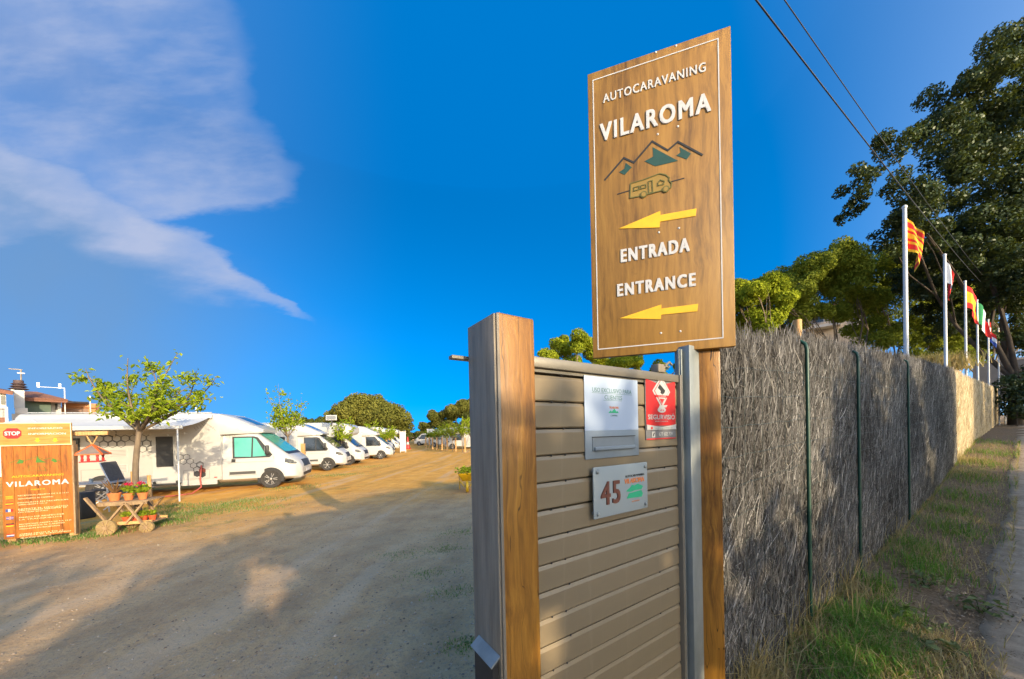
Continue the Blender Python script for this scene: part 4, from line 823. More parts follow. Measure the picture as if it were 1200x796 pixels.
        MB().rings([[(x, s * (cab_y(x, .95) + dy), z) for x, z in pts] for dy, pts in ((-.04, ((.42, .90), (.60, .84), (.80, .82), (.86, .88), (.70, 1.01), (.44, 1.10))), (.035, ((.44, .93), (.60, .87), (.76, .85), (.80, .89), (.68, .98), (.47, 1.07))))]).build('headlight', paint('headlight_glass', (.16, .17, .18), (.05, .055, .06), .08, 14, spec=1), T, sharp=30)
        MB().ball((.80, s * (.82), .60), (.05, .05, .05), 10, 6).build('fog_lamp', M_alloy, T, sharp=60)
        # wheel arches
        for wx in (0, xr + 1.95):
            yo = 1.0 if wx == 0 else BW
            n_ = 18; pts = [(wx + .415 * math.cos(a), .34 + .415 * math.sin(a)) for a in [-.25 + (math.pi + .5) * i / n_ for i in range(n_ + 1)]]
            MB().prism(pts, s * (yo + .012), s * (yo - .25)).build('wheel_arch', M_trim, T)
            make_wheel(T, wx, s * (yo - .075), alloy)
        if detail: side_plate('side_lamp', [(-1.62, .50), (-1.54, .50), (-1.54, .53), (-1.62, .53)], M_red, T, .003, .01, lambda x, z: BW, s)
        MB().box(((-1.55 + xr + 2.5) / 2, s * (BW - .035), .36), (-1.55 - xr - 2.5, .05, .17)).build('skirt', M_white, T, bevel=.008)
    if detail:
        G_ = paint('seam_grey', (.25, .25, .24))
        def outline(nm, x0, x1, z0, z1, fill=None):
            mb = MB(); y = -BW - .002
            for c, d in ((((x0 + x1) / 2, z0), (x1 - x0, .010)), (((x0 + x1) / 2, z1), (x1 - x0, .010)), ((x0, (z0 + z1) / 2), (.010, z1 - z0 - .011)), ((x1, (z0 + z1) / 2), (.010, z1 - z0 - .011))): mb.box((c[0], y, c[1]), (d[0], .006, d[1]))
            o_ = mb.build(nm, G_, T)
            return o_
        outline('locker_door', -2.45, -1.75, .50, .80); outline('locker_door', -5.0, -4.0, .50, .95)
        for zv in (.95, 1.45):
            vb = MB().box((-4.1, -BW - .006, zv), (.46, .014, .26)).build('fridge_vent', M_white, T, bevel=.006)
            lv = MB()
            for q in range(5): lv.box((-4.1, -BW - .015, zv - .09 + q * .045), (.38, .006, .016))
            lv.build('louvre', G_, vb)
        for xx in (-2.6, -4.4): MB().box((xx, .1, H + .045), (.5, .5, .09)).build('roof_hatch', M_white, T, bevel=.03)
        MB().box(((xb + xr) / 2, -BW + .09, H + .012), (xb - xr - .5, .035, .03)).build('roof_rail', M_alloy, T)
        side_plate('side_trim', [(-1.22, .56), (-.46, .56), (-.46, .66), (-1.22, .66)], paint('trim_grey', (.07, .07, .07)), T, .004, .02)
    wsx = lambda z: float(np.interp(z, [1.27, 1.46, 1.70, 2.01], [.44, .22, -.05, -.42]))
    hw = lambda z: float(np.interp(z, [1.27, 2.01], [.86, .77]))
    V = []
    for z in (1.285, 1.46, 1.70, 1.985): V += [(wsx(z) + .018, -hw(z), z + .016), (wsx(z) + .030, 0, z + .024), (wsx(z) + .018, hw(z), z + .016)]
    MB().add(V, [(i * 3 + k, i * 3 + k + 1, i * 3 + k + 4, i * 3 + k + 3) for i in range(3) for k in range(2)]).build('windscreen', glass, T, sharp=40)
    MB().box((.48, 0, 1.262), (.16, 1.66, .02), Matrix.Rotation(.7, 3, 'Y')).build('wiper_cowl', M_trim, T)
    MB().rings([[(.925, -.50, .70), (.925, .50, .70), (.83, .46, .98), (.83, -.46, .98)], [(.965, -.48, .72), (.965, .48, .72), (.875, .43, .97), (.875, -.43, .97)]]).build('grille', M_trim, T)
    MB().rings([[(.90, -.66, .36), (.90, .66, .36), (.94, .66, .50), (.94, -.66, .50)], [(.962, -.60, .38), (.962, .60, .38), (.966, .60, .49), (.966, -.60, .49)]]).build('bumper_intake', M_trim, T)
    MB().box((.972, 0, .56), (.012, .50, .11)).build('licence_plate', M_letter, T)
    for (x0, x1, z0, z1) in windows:
        fr = MB().box(((x0 + x1) / 2, -BW - .006, (z0 + z1) / 2), (x1 - x0, .02, z1 - z0)).build('window', M_trim, T, bevel=.006)
        MB().box(((x0 + x1) / 2, -BW - .018, (z0 + z1) / 2), (x1 - x0 - .06, .006, z1 - z0 - .06)).build('pane', M_glass, fr)
    if decals:
        D = paint('decal_black', (.03, .03, .035)); y = -BW - .001; r = .118
        dx, dz = r * 1.78, r * 1.54
        for i, j in ((0, 0), (1, 0), (2, 0), (3, 0), (.5, -1), (1.5, -1), (2.5, -1), (-.5, 1), (.5, 1), (1.5, 1), (4, 0), (5, 0), (4.5, -1), (5.5, -1), (5, -2), (6, -2), (6.5, -1), (-1, 0), (6, 0)):
            hexagon(T, -4.55 + i * dx, 1.92 + j * dz, r, D, y)
        for i, j, f in ((0, 0, 0), (.5, 1, 0), (1, 0, 0), (1.5, -1, 0), (2, -2, 0), (2.5, -1, 0), (2, -3.0, 1), (2.8, -2.3, 2), (2.8, -3.2, 1), (-.5, 1, 0), (2.5, -.8, 0)):
            hexagon(T, -2.45 + i * dx * .85, 1.10 + j * dz * .8, r * .92, paint('decal_maroon', (.16, .03, .02)) if f == 2 else D, y, fill=bool(f))
        # small branch graphics near the roof
        for k in range(9):
            a = -1.62 - k * .065; MB().bar((a, y - .003, 2.45 - abs(k - 4) * .05), (a + .07, y - .003, 2.36 - abs(k - 4) * .06), .008, .004).build('twig_decal', D, T)
    return T
AX = math.atan2(.325, .945)
w1 = onZ(318, 573, -.24); ca, sa_ = math.cos(AX), math.sin(AX)
def axle(p, side=1.0): return (p.x - sa_ * side, p.y + ca * side, g(p.x, p.y) + .0)     # the photo shows the right-hand wheel; the origin lies on the centre line
L1 = axle(w1); M1 = motorhome('motorhome', 'nearest white motorhome with teal window screens, hexagon pattern and grey awning', L1, AX, 7.4, 'low', M_screen, True, 2.74, windows=((-5.6, -5.0, 1.45, 1.95),))
# habitation door, step, awning
MB().box((-2.93, -1.165, 1.45), (.44, .03, 1.0)).build('door_blind', M_trim, M1, bevel=.02)
MB().box((-2.95, -1.142, 1.26), (.62, .012, 1.66)).build('entrance_door', M_white, M1, bevel=.008)
st_ = MB().box((-2.9, -1.30, .38), (.75, .34, .035)); st_.box((-3.2, -1.16, .42), (.03, .2, .12)); st_.box((-2.6, -1.16, .42), (.03, .2, .12)); st_.build('entry_step', M_trim, M1)
AW = bpy.data.objects.new('awning', None); COL.objects.link(AW); AW.parent = M1
D_ = 1.7; nA = Vector((sa_, -ca, 0)); oA = Vector(L1) + nA * (1.24 + D_); dA = ray(209, 540); qA = Vector((0, 0, EYE)) + dA * ((oA - Vector((0, 0, EYE))).dot(nA) / dA.dot(nA)) - Vector(L1)
ax0, ax1 = -6.25, qA.x * ca + qA.y * sa_ + .12
MB().box(((ax0 + ax1) / 2, -1.19, 2.60), (ax1 - ax0, .11, .13)).build('awning_case', M_white, AW, bevel=.02, sharp=40)
fb = []
for i in range(9):
    f = i / 8; y = -1.24 - D_ * f; z = 2.58 - .36 * f - .05 * math.sin(math.pi * f); fb.append([(ax0 + .05, y, z), (ax1 - .05, y, z), (ax1 - .05, y, z - .006), (ax0 + .05, y, z - .006)])
MB().rings(fb).build('awning_fabric', M_awning, AW)
MB().box(((ax0 + ax1) / 2, -1.24 - D_, 2.21), (ax1 - ax0, .07, .11)).build('front_bar', M_white, AW, bevel=.012)
for x in (ax0 + .1, ax1 - .12):
    gl = g(L1[0] + x * ca + (1.24 + D_) * sa_, L1[1] + x * sa_ - (1.24 + D_) * ca) - L1[2]
    MB().tube([(x, -1.24 - D_, 2.17), (x, -1.24 - D_, gl)], .02, 8).build('awning_leg', M_pole, AW)
for x, s in ((ax0 + .25, 1), (ax1 - .3, -1)): MB().tube([(x, -1.25, 2.55), (x + s * .75, -1.24 - D_ * .5, 2.36), (x, -1.24 - D_ + .03, 2.21)], .022, 6).build('awning_arm', M_pole, AW)
for i in range(9):                                     # string of little lamps under the awning
    x = ax0 + .4 + i * .44; MB().ball((x, -1.30, 2.02 - .03 * math.sin(i * 2.1)), (.028, .028, .035), 8, 6).build('string_lamp', M_letter, AW)
MB().tube([(ax0 + .3 + i * .1, -1.30, 2.06 - .02 * math.sin(i * .9)) for i in range(38)], .006, 5).build('lamp_cable', M_letter, AW)
# red hose hanging at the skirt
hp = [(-1.96, -1.17, .95), (-1.95, -1.22, .75), (-1.97, -1.24, .5), (-1.93, -1.28, .22), (-2.1, -1.45, .05), (-2.5, -1.62, .03), (-3.0, -1.7, .04)]
o = tag(MB().tube(hp, .022, 8).build('water_hose', paint('red_hose', (.40, .07, .05)), sharp=60), 'dull red hose hanging from the side of the nearest motorhome to the ground', 'hose'); o.location = L1; o.rotation_euler = (0, 0, AX)
w2 = onZ(385, 552, -.33); L2 = axle(w2)
motorhome('motorhome', 'second white motorhome with clear cab windows behind the thin young tree', L2, AX * .85, 7.2, 'low', None, False, 2.70, windows=((-3.35, -2.0, 1.36, 1.95), (-5.6, -4.6, 1.4, 1.95)), alloy=False)
q = atY(448, 530, 29.5); L3 = (q.x, q.y, g(q.x, q.y))
motorhome('motorhome', 'third white motorhome, a low box shape with dark bumper, behind the second', L3, AX * .7, 7.0, 'low', None, False, 2.80, windows=((-3.2, -2.2, 1.3, 1.95), (-5.0, -4.2, 1.3, 1.95)), alloy=False, detail=False)
for px, Y, k, lab in ((428, 24.0, 'alcove', 'tall white motorhome with roof box standing between the second and third'), (461, 37, 'alcove', 'white motorhome with a tall front seen over the marker posts on the left'), (468, 44, 'low', 'fifth white motorhome down the left row, mostly hidden'), (473, 52, 'alcove', 'farthest white motorhome on the left of the lane')):
    q = atY(px, 525, Y); motorhome('motorhome', lab, (q.x - .9, q.y, g(q.x, q.y)), AX * .5, 6.5, k, None, False, 2.9, windows=((-3.4, -2.3, 1.4, 2.0),), alloy=False, detail=False)
q = atY(388, 480, 21.5); o = thing('satellite_dish', 'white square satellite panel on the roof of a motorhome behind the second', 'antenna', (q.x, q.y, g(q.x, q.y) + 2.62), .3)
zz = atY(388, 493, 21.5).z - o.location.z
MB().box((0, 0, zz + .18), (.62, .06, .34), Matrix.Rotation(-.25, 3, 'X')).build('panel', M_white, o, bevel=.02); MB().cyl((0, .05, 0), (0, .05, zz + .15), .05, n=8).build('mast', M_trim, o); MB().box((0, -.04, zz + .18), (.52, .03, .24), Matrix.Rotation(-.25, 3, 'X')).build('face', paint('panel_grey', (.16, .17, .18)), o)
# right side of the lane
for px, Y, k, lab, r_ in ((545, 44, 'alcove', 'white motorhome half hidden by the gate post on the far right of the lane', math.pi + .1), (523, 52, 'low', 'grey windowed white motorhome behind the marker posts right of the lane', math.pi + .2), (507, 60, 'van', 'white boxy motorhome at the far end of the lane', math.pi)):
    q = atY(px - 14, 522, Y); motorhome('motorhome', lab, (q.x, q.y, g(q.x, q.y)), r_, 6.4, k, None, False, 2.85, windows=((-3.4, -2.3, 1.4, 2.0),), alloy=False, detail=False)
for px, Y in ((472, 38),):
    q = atY(px, 515, Y); o = thing('white_screen', 'upright white cloth windbreak screen at the far end of the left row of motorhomes', 'windbreak', (q.x, q.y, g(q.x, q.y)), .5)
    MB().box((0, 0, 1.25), (.6, .05, 2.2)).build('cloth', M_render_w, o, bevel=.01)
    for s in (-.3, .3): MB().cyl((s, 0, -.1), (s, 0, 2.45), .03, n=7).build('pole', M_pole, o)
o = onZ(478, 527, -.5); CNE = thing('traffic_cone', 'small red traffic cone beside the white windbreak screen', 'cone', (o.x, o.y, g(o.x, o.y))); CNE.scale = (2.0, 2.0, 2.4)
MB().box((0, 0, .02), (.36, .36, .04)).build('base', M_red, CNE); MB().lathe([(.15, .04), (.10, .26)], n=14).build('cone_body', M_red, CNE, sharp=40); MB().lathe([(.10, .262), (.075, .40)], n=14).build('white_band', M_white, CNE, sharp=40); MB().lathe([(.075, .402), (.03, .70)], n=14).build('cone_tip', M_red, CNE, sharp=40)

# ================================================================ information board
bL, bR = Vector((-8.90, 5.93, 0)), Vector((-8.13, 6.33, 0)); BA = math.atan2(bR.y - bL.y, bR.x - bL.x)
BO = Vector((bL.x, bL.y, 0)); BX = Vector((math.cos(BA), math.sin(BA), 0)); BN = Vector((math.sin(BA), -math.cos(BA), 0))
def bp(px, py):
    d = ray(px, py); o = Vector((0, 0, EYE)); q = o + d * ((BO - o).dot(BN) / d.dot(BN)); return (q - BO).dot(BX), q.z
IB = thing('information_board', 'orange wooden information board with stop mark and lines of pale writing', 'information board', (BO.x, BO.y, 0), BA)
ix1, iz0 = bp(87, 624); iz1 = bp(84, 521)[1]; hx1, hz1 = bp(84.5, 495.5); ix0 = bp(3, 600)[0]; hz0 = bp(85, 521)[1]
gzb = g(BO.x, BO.y)
ib = lambda x, y: bp(x / 8.84, 490 + y / 8.84); ib2 = lambda x, y: bp(x / 8.84, 560 + y / 8.84)
npl = 6; pw = (ix1 - ix0) / npl
for i in range(npl): MB().box((ix0 + pw * (i + .5), .018 + .002 * (i % 2), (iz0 + iz1 + .06) / 2), (pw - .003, .036, iz1 + .06 - iz0)).build('plank', M_board, IB, bevel=.002)
hx0 = ix0 - .07
MB().box(((hx0 + hx1) / 2, -.012, (hz0 + hz1) / 2), (hx1 - hx0, .03, hz1 - hz0)).build('header_board', M_header, IB, bevel=.003)
for c, d in ((((hx0 + hx1) / 2, hz0 + .006), (hx1 - hx0, .014)), (((hx0 + hx1) / 2, hz1 - .006), (hx1 - hx0, .014)), ((hx1 - .007, (hz0 + hz1) / 2), (.012, hz1 - hz0 - .03))):
    MB().box((c[0], -.0285, c[1]), (d[0], .006, d[1])).build('header_border', paint('cream_paint', (.80, .66, .38), (.75, .60, .33), .6), IB)
M_cream = MATS['cream_paint']
for x in (ix0 + .07, ix1 - .03): MB().box((x, .085, (gzb - .2 + iz1) / 2), (.10, .09, iz1 - gzb + .2)).build('leg', M_stake, IB, bevel=.006)
MB().box((ix1 + .014, .03, (iz0 + iz1) / 2 + .02), (.024, .075, iz1 - iz0 + .1)).build('side_batten', M_oldwood, IB, bevel=.003)
cx, cz = ib(142, 160); rx, rz = (ib(238, 160)[0] - ib(50, 160)[0]) / 2, (ib(142, 105)[1] - ib(142, 213)[1]) / 2
oc = lambda k: [(cx + rx * k * x, cz + rz * k * z) for x, z in ((-1, -.41), (-.55, -1), (.55, -1), (1, -.41), (1, .41), (.55, 1), (-.55, 1), (-1, .41))]
plate('stop_mark', oc(1), -.0275, .002, M_red, IB); text('STOP', cx, cz, rx * 1.65, rz * .72, -.030, M_letter, IB, ext=.001, off=.05)
for s_, (xa, ya), (xb, yb) in (('INFORMACIÓ', (303, 118), (658, 90)), ('INFORMACION', (310, 178), (692, 148))):
    a, c_ = ib(xa, ya), ib(xb, yb); text(s_, (a[0] + c_[0]) / 2, (a[1] + c_[1]) / 2, c_[0] - a[0], .032, -.0275, M_letter, IB, ext=.001, off=.03)
for X_ in (400, 583):
    x, z = ib(X_, 228); plate('arrow_down', [(x, z - .036), (x + .040, z - .004), (x + .018, z - .004), (x + .018, z + .034), (x - .018, z + .034), (x - .018, z - .004), (x - .040, z - .004)], -.0275, .002, M_yellow, IB)
M_bgreen = paint('board_green', (.05, .17, .02), (.06, .16, .02), .7)
for pl in (((170, 472), (200, 432), (248, 440), (238, 470)), ((370, 462), (384, 400), (428, 438), (480, 460)), ((530, 440), (552, 418), (598, 448), (570, 462))): plate('mountain_facet', [ib(*p) for p in pl][::-1], .0, .003, M_bgreen, IB)
stroke('mountain_outline', [ib(*p) for p in ((90, 470), (200, 428), (250, 445), (388, 398), (460, 432), (530, 412), (640, 450))], .006, M_bgreen, IB, -.001)
stroke('camper_outline', [ib(*p) for p in ((225, 550), (300, 548), (300, 500), (440, 495), (470, 520), (472, 545), (300, 548))], .004, M_bgreen, IB, -.001)
a, c_ = ib(122, 618), ib(658, 572); text('AUTOCARAVANING', (a[0] + c_[0]) / 2, (a[1] + c_[1]) / 2 - .002, c_[0] - a[0], .036, -.001, M_yellow, IB, ext=.002, off=.02)
a, c_ = ib(66, 690), ib(712, 650); text('VILAROMA', (a[0] + c_[0]) / 2, (a[1] + c_[1]) / 2 - .004, c_[0] - a[0], .088, -.001, M_letter, IB, ext=.003, off=.045, spacing=1.2)
a, c_ = ib(320, 750), ib(470, 728); text('egara', (a[0] + c_[0]) / 2, (a[1] + c_[1]) / 2, c_[0] - a[0], .024, -.001, M_yellow, IB, ext=.001)
rows_ = [(185, 155, 190, 708), (190, 185, 222, 550), (185, 245, 264, 706), (190, 270, 285, 490), (190, 300, 330, 706), (190, 325, 345, 690), (190, 345, 365, 500), (200, 398, 416, 668), (200, 420, 440, 642), (200, 458, 488, 738), (200, 485, 510, 670), (205, 505, 535, 620), (205, 530, 590, 655), (205, 560, 605, 735), (210, 600, 630, 530)]
phr = ['RECEPCION ABIERTA DE 9 A 13 H', 'BIENVENIDOS AL CAMPING', 'PREGUNTE EN RECEPCION', 'OPEN FROM 9 TO 13', 'RESPETE EL DESCANSO', 'VELOCIDAD MAXIMA 10', 'NO DEJAR BASURA', 'MERCI DE RESPECTER', 'LA TRANQUILLITE']
for i, (xa, ya, yb, xb) in enumerate(rows_):
    a = ib2(xa, yb); c_ = ib2(xb, ya if ya < yb else yb); z_ = a[1] + .004
    text(phr[i % len(phr)], (a[0] + c_[0]) / 2, z_, c_[0] - a[0], .020, -.001, M_cream, IB, ext=.001)
def flag_mark(x, y, cols, vert):
    for k, c in enumerate(cols):
        w = .085; h = .05; cxx, czz = ib2(x, y)
        if vert: MB().box((cxx - w / 2 + (k + .5) * w / len(cols), -.0012, czz), (w / len(cols), .0036, h)).build('flag_mark', c, IB)
        else: MB().box((cxx, -.0012, czz + h / 2 - (k + .5) * h / len(cols)), (w, .0036, h / len(cols))).build('flag_mark', c, IB)
M_blue = paint('blue_ink', (.03, .07, .28), (.03, .06, .24), .6)
flag_mark(98, 205, [M_yellow, M_red, M_yellow, M_red, M_yellow], False); flag_mark(98, 272, [M_red, M_yellow, M_red], False); flag_mark(98, 340, [M_blue, M_letter, M_red], True); flag_mark(104, 490, [M_black, M_red, M_yellow], False); flag_mark(110, 597, [M_red, M_letter, M_blue], False)
cxx, czz = ib2(103, 418); MB().box((cxx, -.0006, czz), (.085, .0024, .05)).build('flag_mark', M_blue, IB)
for w, h, dp in ((.085, .014, .003), (.014, .05, .0034)): MB().box((cxx, -.0014, czz), (w, dp, h)).build('flag_mark', M_letter, IB)
for w, h, dp in ((.085, .007, .0042), (.007, .05, .0046)): MB().box((cxx, -.0014, czz), (w, dp, h)).build('flag_mark', M_red, IB)
# beam and hanging bird feeder
def fp(px, py, Y): return atY(px, py, Y)
b0, b1 = fp(83, 508.5, 6.42), fp(127, 507.5, 6.66); fd = fp(108.5, 530, 6.56)
o = tag(MB().bar((0, 0, 0), b1 - b0, .07, .075).build('hanging_beam', M_stake, bevel=.006), 'short wooden beam reaching out from the information board to hold the feeder', 'beam'); o.location = b0
FE = thing('bird_feeder', 'small hanging bird feeder with grey roof, orange edges and red legs', 'bird feeder', fd, BA)
za, zb_, zc_, zd = fp(108.5, 521, 6.56).z - fd.z, fp(108, 532, 6.56).z - fd.z, fp(108, 540.5, 6.56).z - fd.z, b0.z - fd.z - .03
rw, rb = .185, .125
pts = [(-rw, -rw * .8, zb_), (rw, -rw * .8, zb_), (rw, rw * .8, zb_), (-rw, rw * .8, zb_), (0, 0, za)]
MB().add(pts, [(0, 1, 4), (1, 2, 4), (2, 3, 4), (3, 0, 4), (3, 2, 1, 0)]).build('roof', paint('feeder_roof', (.20, .16, .14), (.14, .11, .10), .8), FE)
for k in range(4):
    j = (k + 1) % 4; MB().bar(pts[k], pts[4], .022).build('roof_edge', paint('feeder_orange', (.62, .13, .03), (.5, .1, .02), .6), FE); MB().bar(Vector(pts[k]) - Vector((0, 0, .008)), Vector(pts[j]) - Vector((0, 0, .008)), .024).build('roof_edge', MATS['feeder_orange'], FE)
for x, y in ((-.10, -.09), (-.02, -.09), (.10, -.09), (-.10, .09), (.10, .09)): MB().lathe([(.015, zc_), (.022, zc_ + .03), (.014, (zb_ + zc_) / 2), (.022, zb_ - .03), (.015, zb_)], (x, y, 0), n=10).build('leg', M_red, FE, sharp=50)
MB().box((0, 0, zc_ - .008), (rb * 2.1, .24, .022)).build('tray', M_red, FE)
for s in (-1, 1): MB().tube([(0, 0, za - .01), (s * .07, 0, zd - .02)], .010, 6).build('rope', M_stake, FE)

# ================================================================ flower cart with pots
co_ = onZ(127, 632, -.2); co_.z = 0
CA = R(14); CXv = Vector((math.cos(CA), math.sin(CA), 0)); gcz = g(co_.x, co_.y)
CT = thing('flower_cart', 'rustic wooden two tier flower cart with crossed legs and solid wheels beside the information board', 'cart', (co_.x - .05, co_.y, gcz), CA)
zt_ = .60; zl = .18
for k in range(4): MB().box((.28, .05 + k * .115, zt_), (.76, .105, .024)).build('top_plank', M_oldwood, CT, bevel=.003)
MB().box((.28, -.01, zt_ - .03), (.74, .025, .06)).build('top_rail', M_oldwood, CT, bevel=.003)
for k in range(3): MB().box((.42, .06 + k * .13, zl), (.58, .12, .022)).build('tray_plank', M_oldwood, CT, bevel=.003)
for y in (-.004, .40): MB().box((.42, y, zl + .02), (.60, .022, .06)).build('tray_side', M_stake, CT, bevel=.003)
for y in (-.03, .43):
    MB().bar((-.26, y, .72), (.12, y, .14), .055, .03).build('handle_beam', M_oldwood, CT)
    MB().bar((-.08, y - .034, .02), (.34, y - .034, .58), .045, .028).build('crossed_leg', M_oldwood, CT); MB().bar((.62, y - .034, .16), (.36, y - .034, .58), .045, .028).build('crossed_leg', M_oldwood, CT); MB().bar((.34, y, .20), (.62, y, .58), .045, .028).build('crossed_leg', M_oldwood, CT)
M_rim = paint('wheel_wood', (.34, .24, .10), (.22, .15, .06), .8, 10, bmp=.4)
for y, x, r in ((-.085, .08, .15), (.48, .08, .15), (-.07, .68, .11)):
    wz = MB().lathe([(r * .86, -.025), (r, -.02), (r, .02), (r * .86, .025)], (x, y, r), 'Y', 24).build('wheel', M_rim, CT, sharp=35)
    MB().lathe([(.035, -.045), (.03, .04)], (x, y, r), 'Y', 12).build('hub', M_oldwood, wz, sharp=40)
    for k in range(5):
        a = k * math.pi / 5; MB().bar((x - r * .9 * math.cos(a), y - .029, r - r * .9 * math.sin(a)), (x + r * .9 * math.cos(a), y - .029, r + r * .9 * math.sin(a)), .018, .012).build('spoke', M_oldwood, wz)
cm_ = Matrix.Translation(CT.location) @ Matrix.Rotation(CA, 4, 'Z')
M_flower = leafmat('pink_red_petal', (.50, .01, .06), (.75, .03, .12), .3); M_spike = leafmat('reddish_spike_leaf', (.20, .11, .05), (.38, .26, .12), .3)
def pot(label, x, y, z, r, h, kind, mat, group=None):
    p = cm_ @ Vector((x, y, z)); T = thing('flower_pot', label, 'flower pot', p, rnd.uniform(0, 6), group)
    MB().lathe([(r * .68, 0), (r * .93, h * .78), (r, h * .78), (r * 1.03, h), (r * .9, h), (r * .86, h * .85), (.01, h * .84)], n=20).build('pot', mat, T, sharp=35)
    if kind == 'spikes':
        C = MB()
        for k in range(16):
            a = k * 2.4; l = rnd.uniform(.22, .38); tl_ = rnd.uniform(.25, .85); d = Vector((math.cos(a) * tl_, math.sin(a) * tl_, 1)).normalized(); C.tube([(0, 0, h * .8), d * l * .6 + Vector((0, 0, h * .8)), d * l + Vector((0, 0, h * .8 - .03 * tl_))], [.012, .011, .002], 4)
        C.build('spiky_plant', M_spike, T)
    else:
        n = 150 if kind == 'geranium' else 110; hh = .17 if kind == 'geranium' else .12
        P_ = rng.normal(0, .55, (n, 3)) * np.array([r * 1.05, r * 1.05, hh * .45]) + np.array([0, 0, h + hh * .45]); P_[:, 2] = np.maximum(P_[:, 2], h * .85)
        leaves('foliage', P_, rng.normal(0, .6, (n, 3)) + np.array([0, 0, .8]), (.055 if kind == 'geranium' else .04) * (.7 + .6 * rng.random(n)), rng.random(n), M_leaf_young, T, .75)
        if kind == 'geranium':
            Pc = np.array([(rnd.gauss(0, .4) * r, rnd.gauss(0, .4) * r, h + hh * rnd.uniform(.9, 1.2)) for _ in range(5)]); P2 = np.repeat(Pc, 16, 0) + rng.normal(0, .014, (80, 3))
            leaves('blossom', P2, rng.normal(0, 1, (80, 3)), .026, rng.random(80), M_flower, T, .9)
pot('terracotta pot with reddish spiky leaves on the cart top, leftmost', .04, .16, zt_ + .013, .095, .15, 'spikes', M_terra)
pot('terracotta pot of geraniums in the middle of the cart top', .26, .16, zt_ + .013, .08, .13, 'geranium', M_terra)
pot('terracotta pot of geraniums at the right end of the cart top', .48, .16, zt_ + .013, .08, .13, 'geranium', M_terra)
M_pot2 = paint('red_orange_pot', (.62, .10, .03), (.5, .08, .025), .6)
for i in range(4): pot(['first', 'second', 'third', 'fourth'][i] + ' small red pot from the left in the lower tray of the cart', .21 + i * .138, .16, zl + .013, .062, .10, 'herb', M_pot2, 'small pots in the lower tray')

# ================================================================ camping chair and table under the awning
ch0 = atY(150, 560, 9.3); gch = g(ch0.x, ch0.y); CH = thing('folding_chair', 'dark grey reclining folding chair with white arms standing under the awning', 'chair', (ch0.x, ch0.y, gch), R(200))
Rx_ = lambda a: Matrix.Rotation(a, 3, 'Y')
MB().box((.26, 0, .86), (.05, .52, .85), Rx_(.33)).build('backrest', M_cloth_grey, CH, bevel=.015)
MB().box((-.10, 0, .44), (.50, .52, .05), Rx_(.08)).build('seat', M_cloth_grey, CH, bevel=.015)
for s in (-.29, .29):
    MB().tube([(-.36, s, .02), (.25, s, .66)], .014, 7).build('leg', M_alloy, CH); MB().tube([(.34, s, .02), (-.3, s, .60)], .014, 7).build('leg', M_alloy, CH); MB().bar((-.36, s, .64), (.24, s, .67), .05, .03).build('armrest', M_pole, CH); MB().tube([(.12, s * .97, .45), (.40, s * .97, 1.25)], .014, 7).build('back_frame', M_alloy, CH)
tb0 = atY(108, 567, 8.9); TBL = thing('camping_table', 'grey topped folding camping table standing under the awning behind the flower cart', 'table', (tb0.x, tb0.y, g(tb0.x, tb0.y)), R(19))
MB().box((0, 0, .74), (1.15, .7, .035)).build('tabletop', paint('table_grey', (.33, .35, .38), (.28, .30, .33), .4), TBL, bevel=.012)
for sx_ in (-.45, .45):
    for sy in (-.28, .28): MB().tube([(sx_, sy, .72), (sx_ * 1.12, sy * 1.1, -.02)], .016, 7).build('leg', M_alloy, TBL)
for i, x in enumerate((-.05, .25)): 
    p = Matrix.Translation(TBL.location) @ Matrix.Rotation(R(19), 4, 'Z') @ Vector((x, .05, .758)); o = tag(MB().lathe([(.035, 0), (.04, .09), (.036, .09), (.03, .01)], n=14).build('drinking_cup', M_white if i else M_slot, sharp=40), 'pale small cup on the camping table, nearer the %s' % ('chair' if i else 'information board'), 'cup'); o.location = p
# dark bowl lounger beyond the table
q = atY(118, 585, 9.6); LN = thing('folding_stool', 'low dark folding stool with crossed white legs beside the camping table', 'stool', (q.x, q.y, g(q.x, q.y)), .5)
MB().box((0, 0, .46), (.5, .45, .04)).build('seat', M_cloth_grey, LN, bevel=.01)
for s in (-.2, .2): MB().tube([(-.24, s, 0), (.24, s, .45)], .018, 7).build('leg', M_pole, LN); MB().tube([(.24, s * .93, 0), (-.24, s * .93, .45)], .018, 7).build('leg', M_pole, LN)
q = atY(96, 600, 8.0); o = tag(MB().box((0, 0, .3), (.34, .3, .62)).build('dark_box', M_trim, bevel=.03, sharp=40), 'black box standing behind the right edge of the information board', 'box'); o.location = (q.x, q.y, g(q.x, q.y))

# ================================================================ yellow wheelbarrow planter
q = onZ(547, 578, -.17); WB = thing('wheelbarrow_planter', 'yellow wheelbarrow planted with greenery, half hidden behind the gate post', 'wheelbarrow', (q.x, q.y, g(q.x, q.y)), R(100))
def rect(z, w, l, x=0): return [(x - l, -w, z), (x + l, -w, z), (x + l, w, z), (x - l, w, z)]
MB().rings([rect(.30, .13, .2), rect(.52, .25, .36, -.02), rect(.55, .27, .38, -.02), rect(.53, .24, .35, -.02), rect(.50, .23, .33, -.02)]).build('tray', M_yellow, WB, bevel=.008)
MB().lathe([(.12, -.04), (.16, -.035), (.165, 0), (.16, .035), (.12, .04)], (-.42, 0, .165), 'Y', 20).build('wheel', M_yellow, WB, sharp=40)
for s in (-.2, .2):
    MB().tube([(-.44, s * .35, .17), (-.2, s, .30), (.3, s, .36), (.75, s * 1.25, .50)], .016, 7).build('handle', M_yellow, WB); MB().tube([(.22, s, .33), (.30, s, .0), (.12, s, .30)], .014, 7).build('leg', M_yellow, WB)
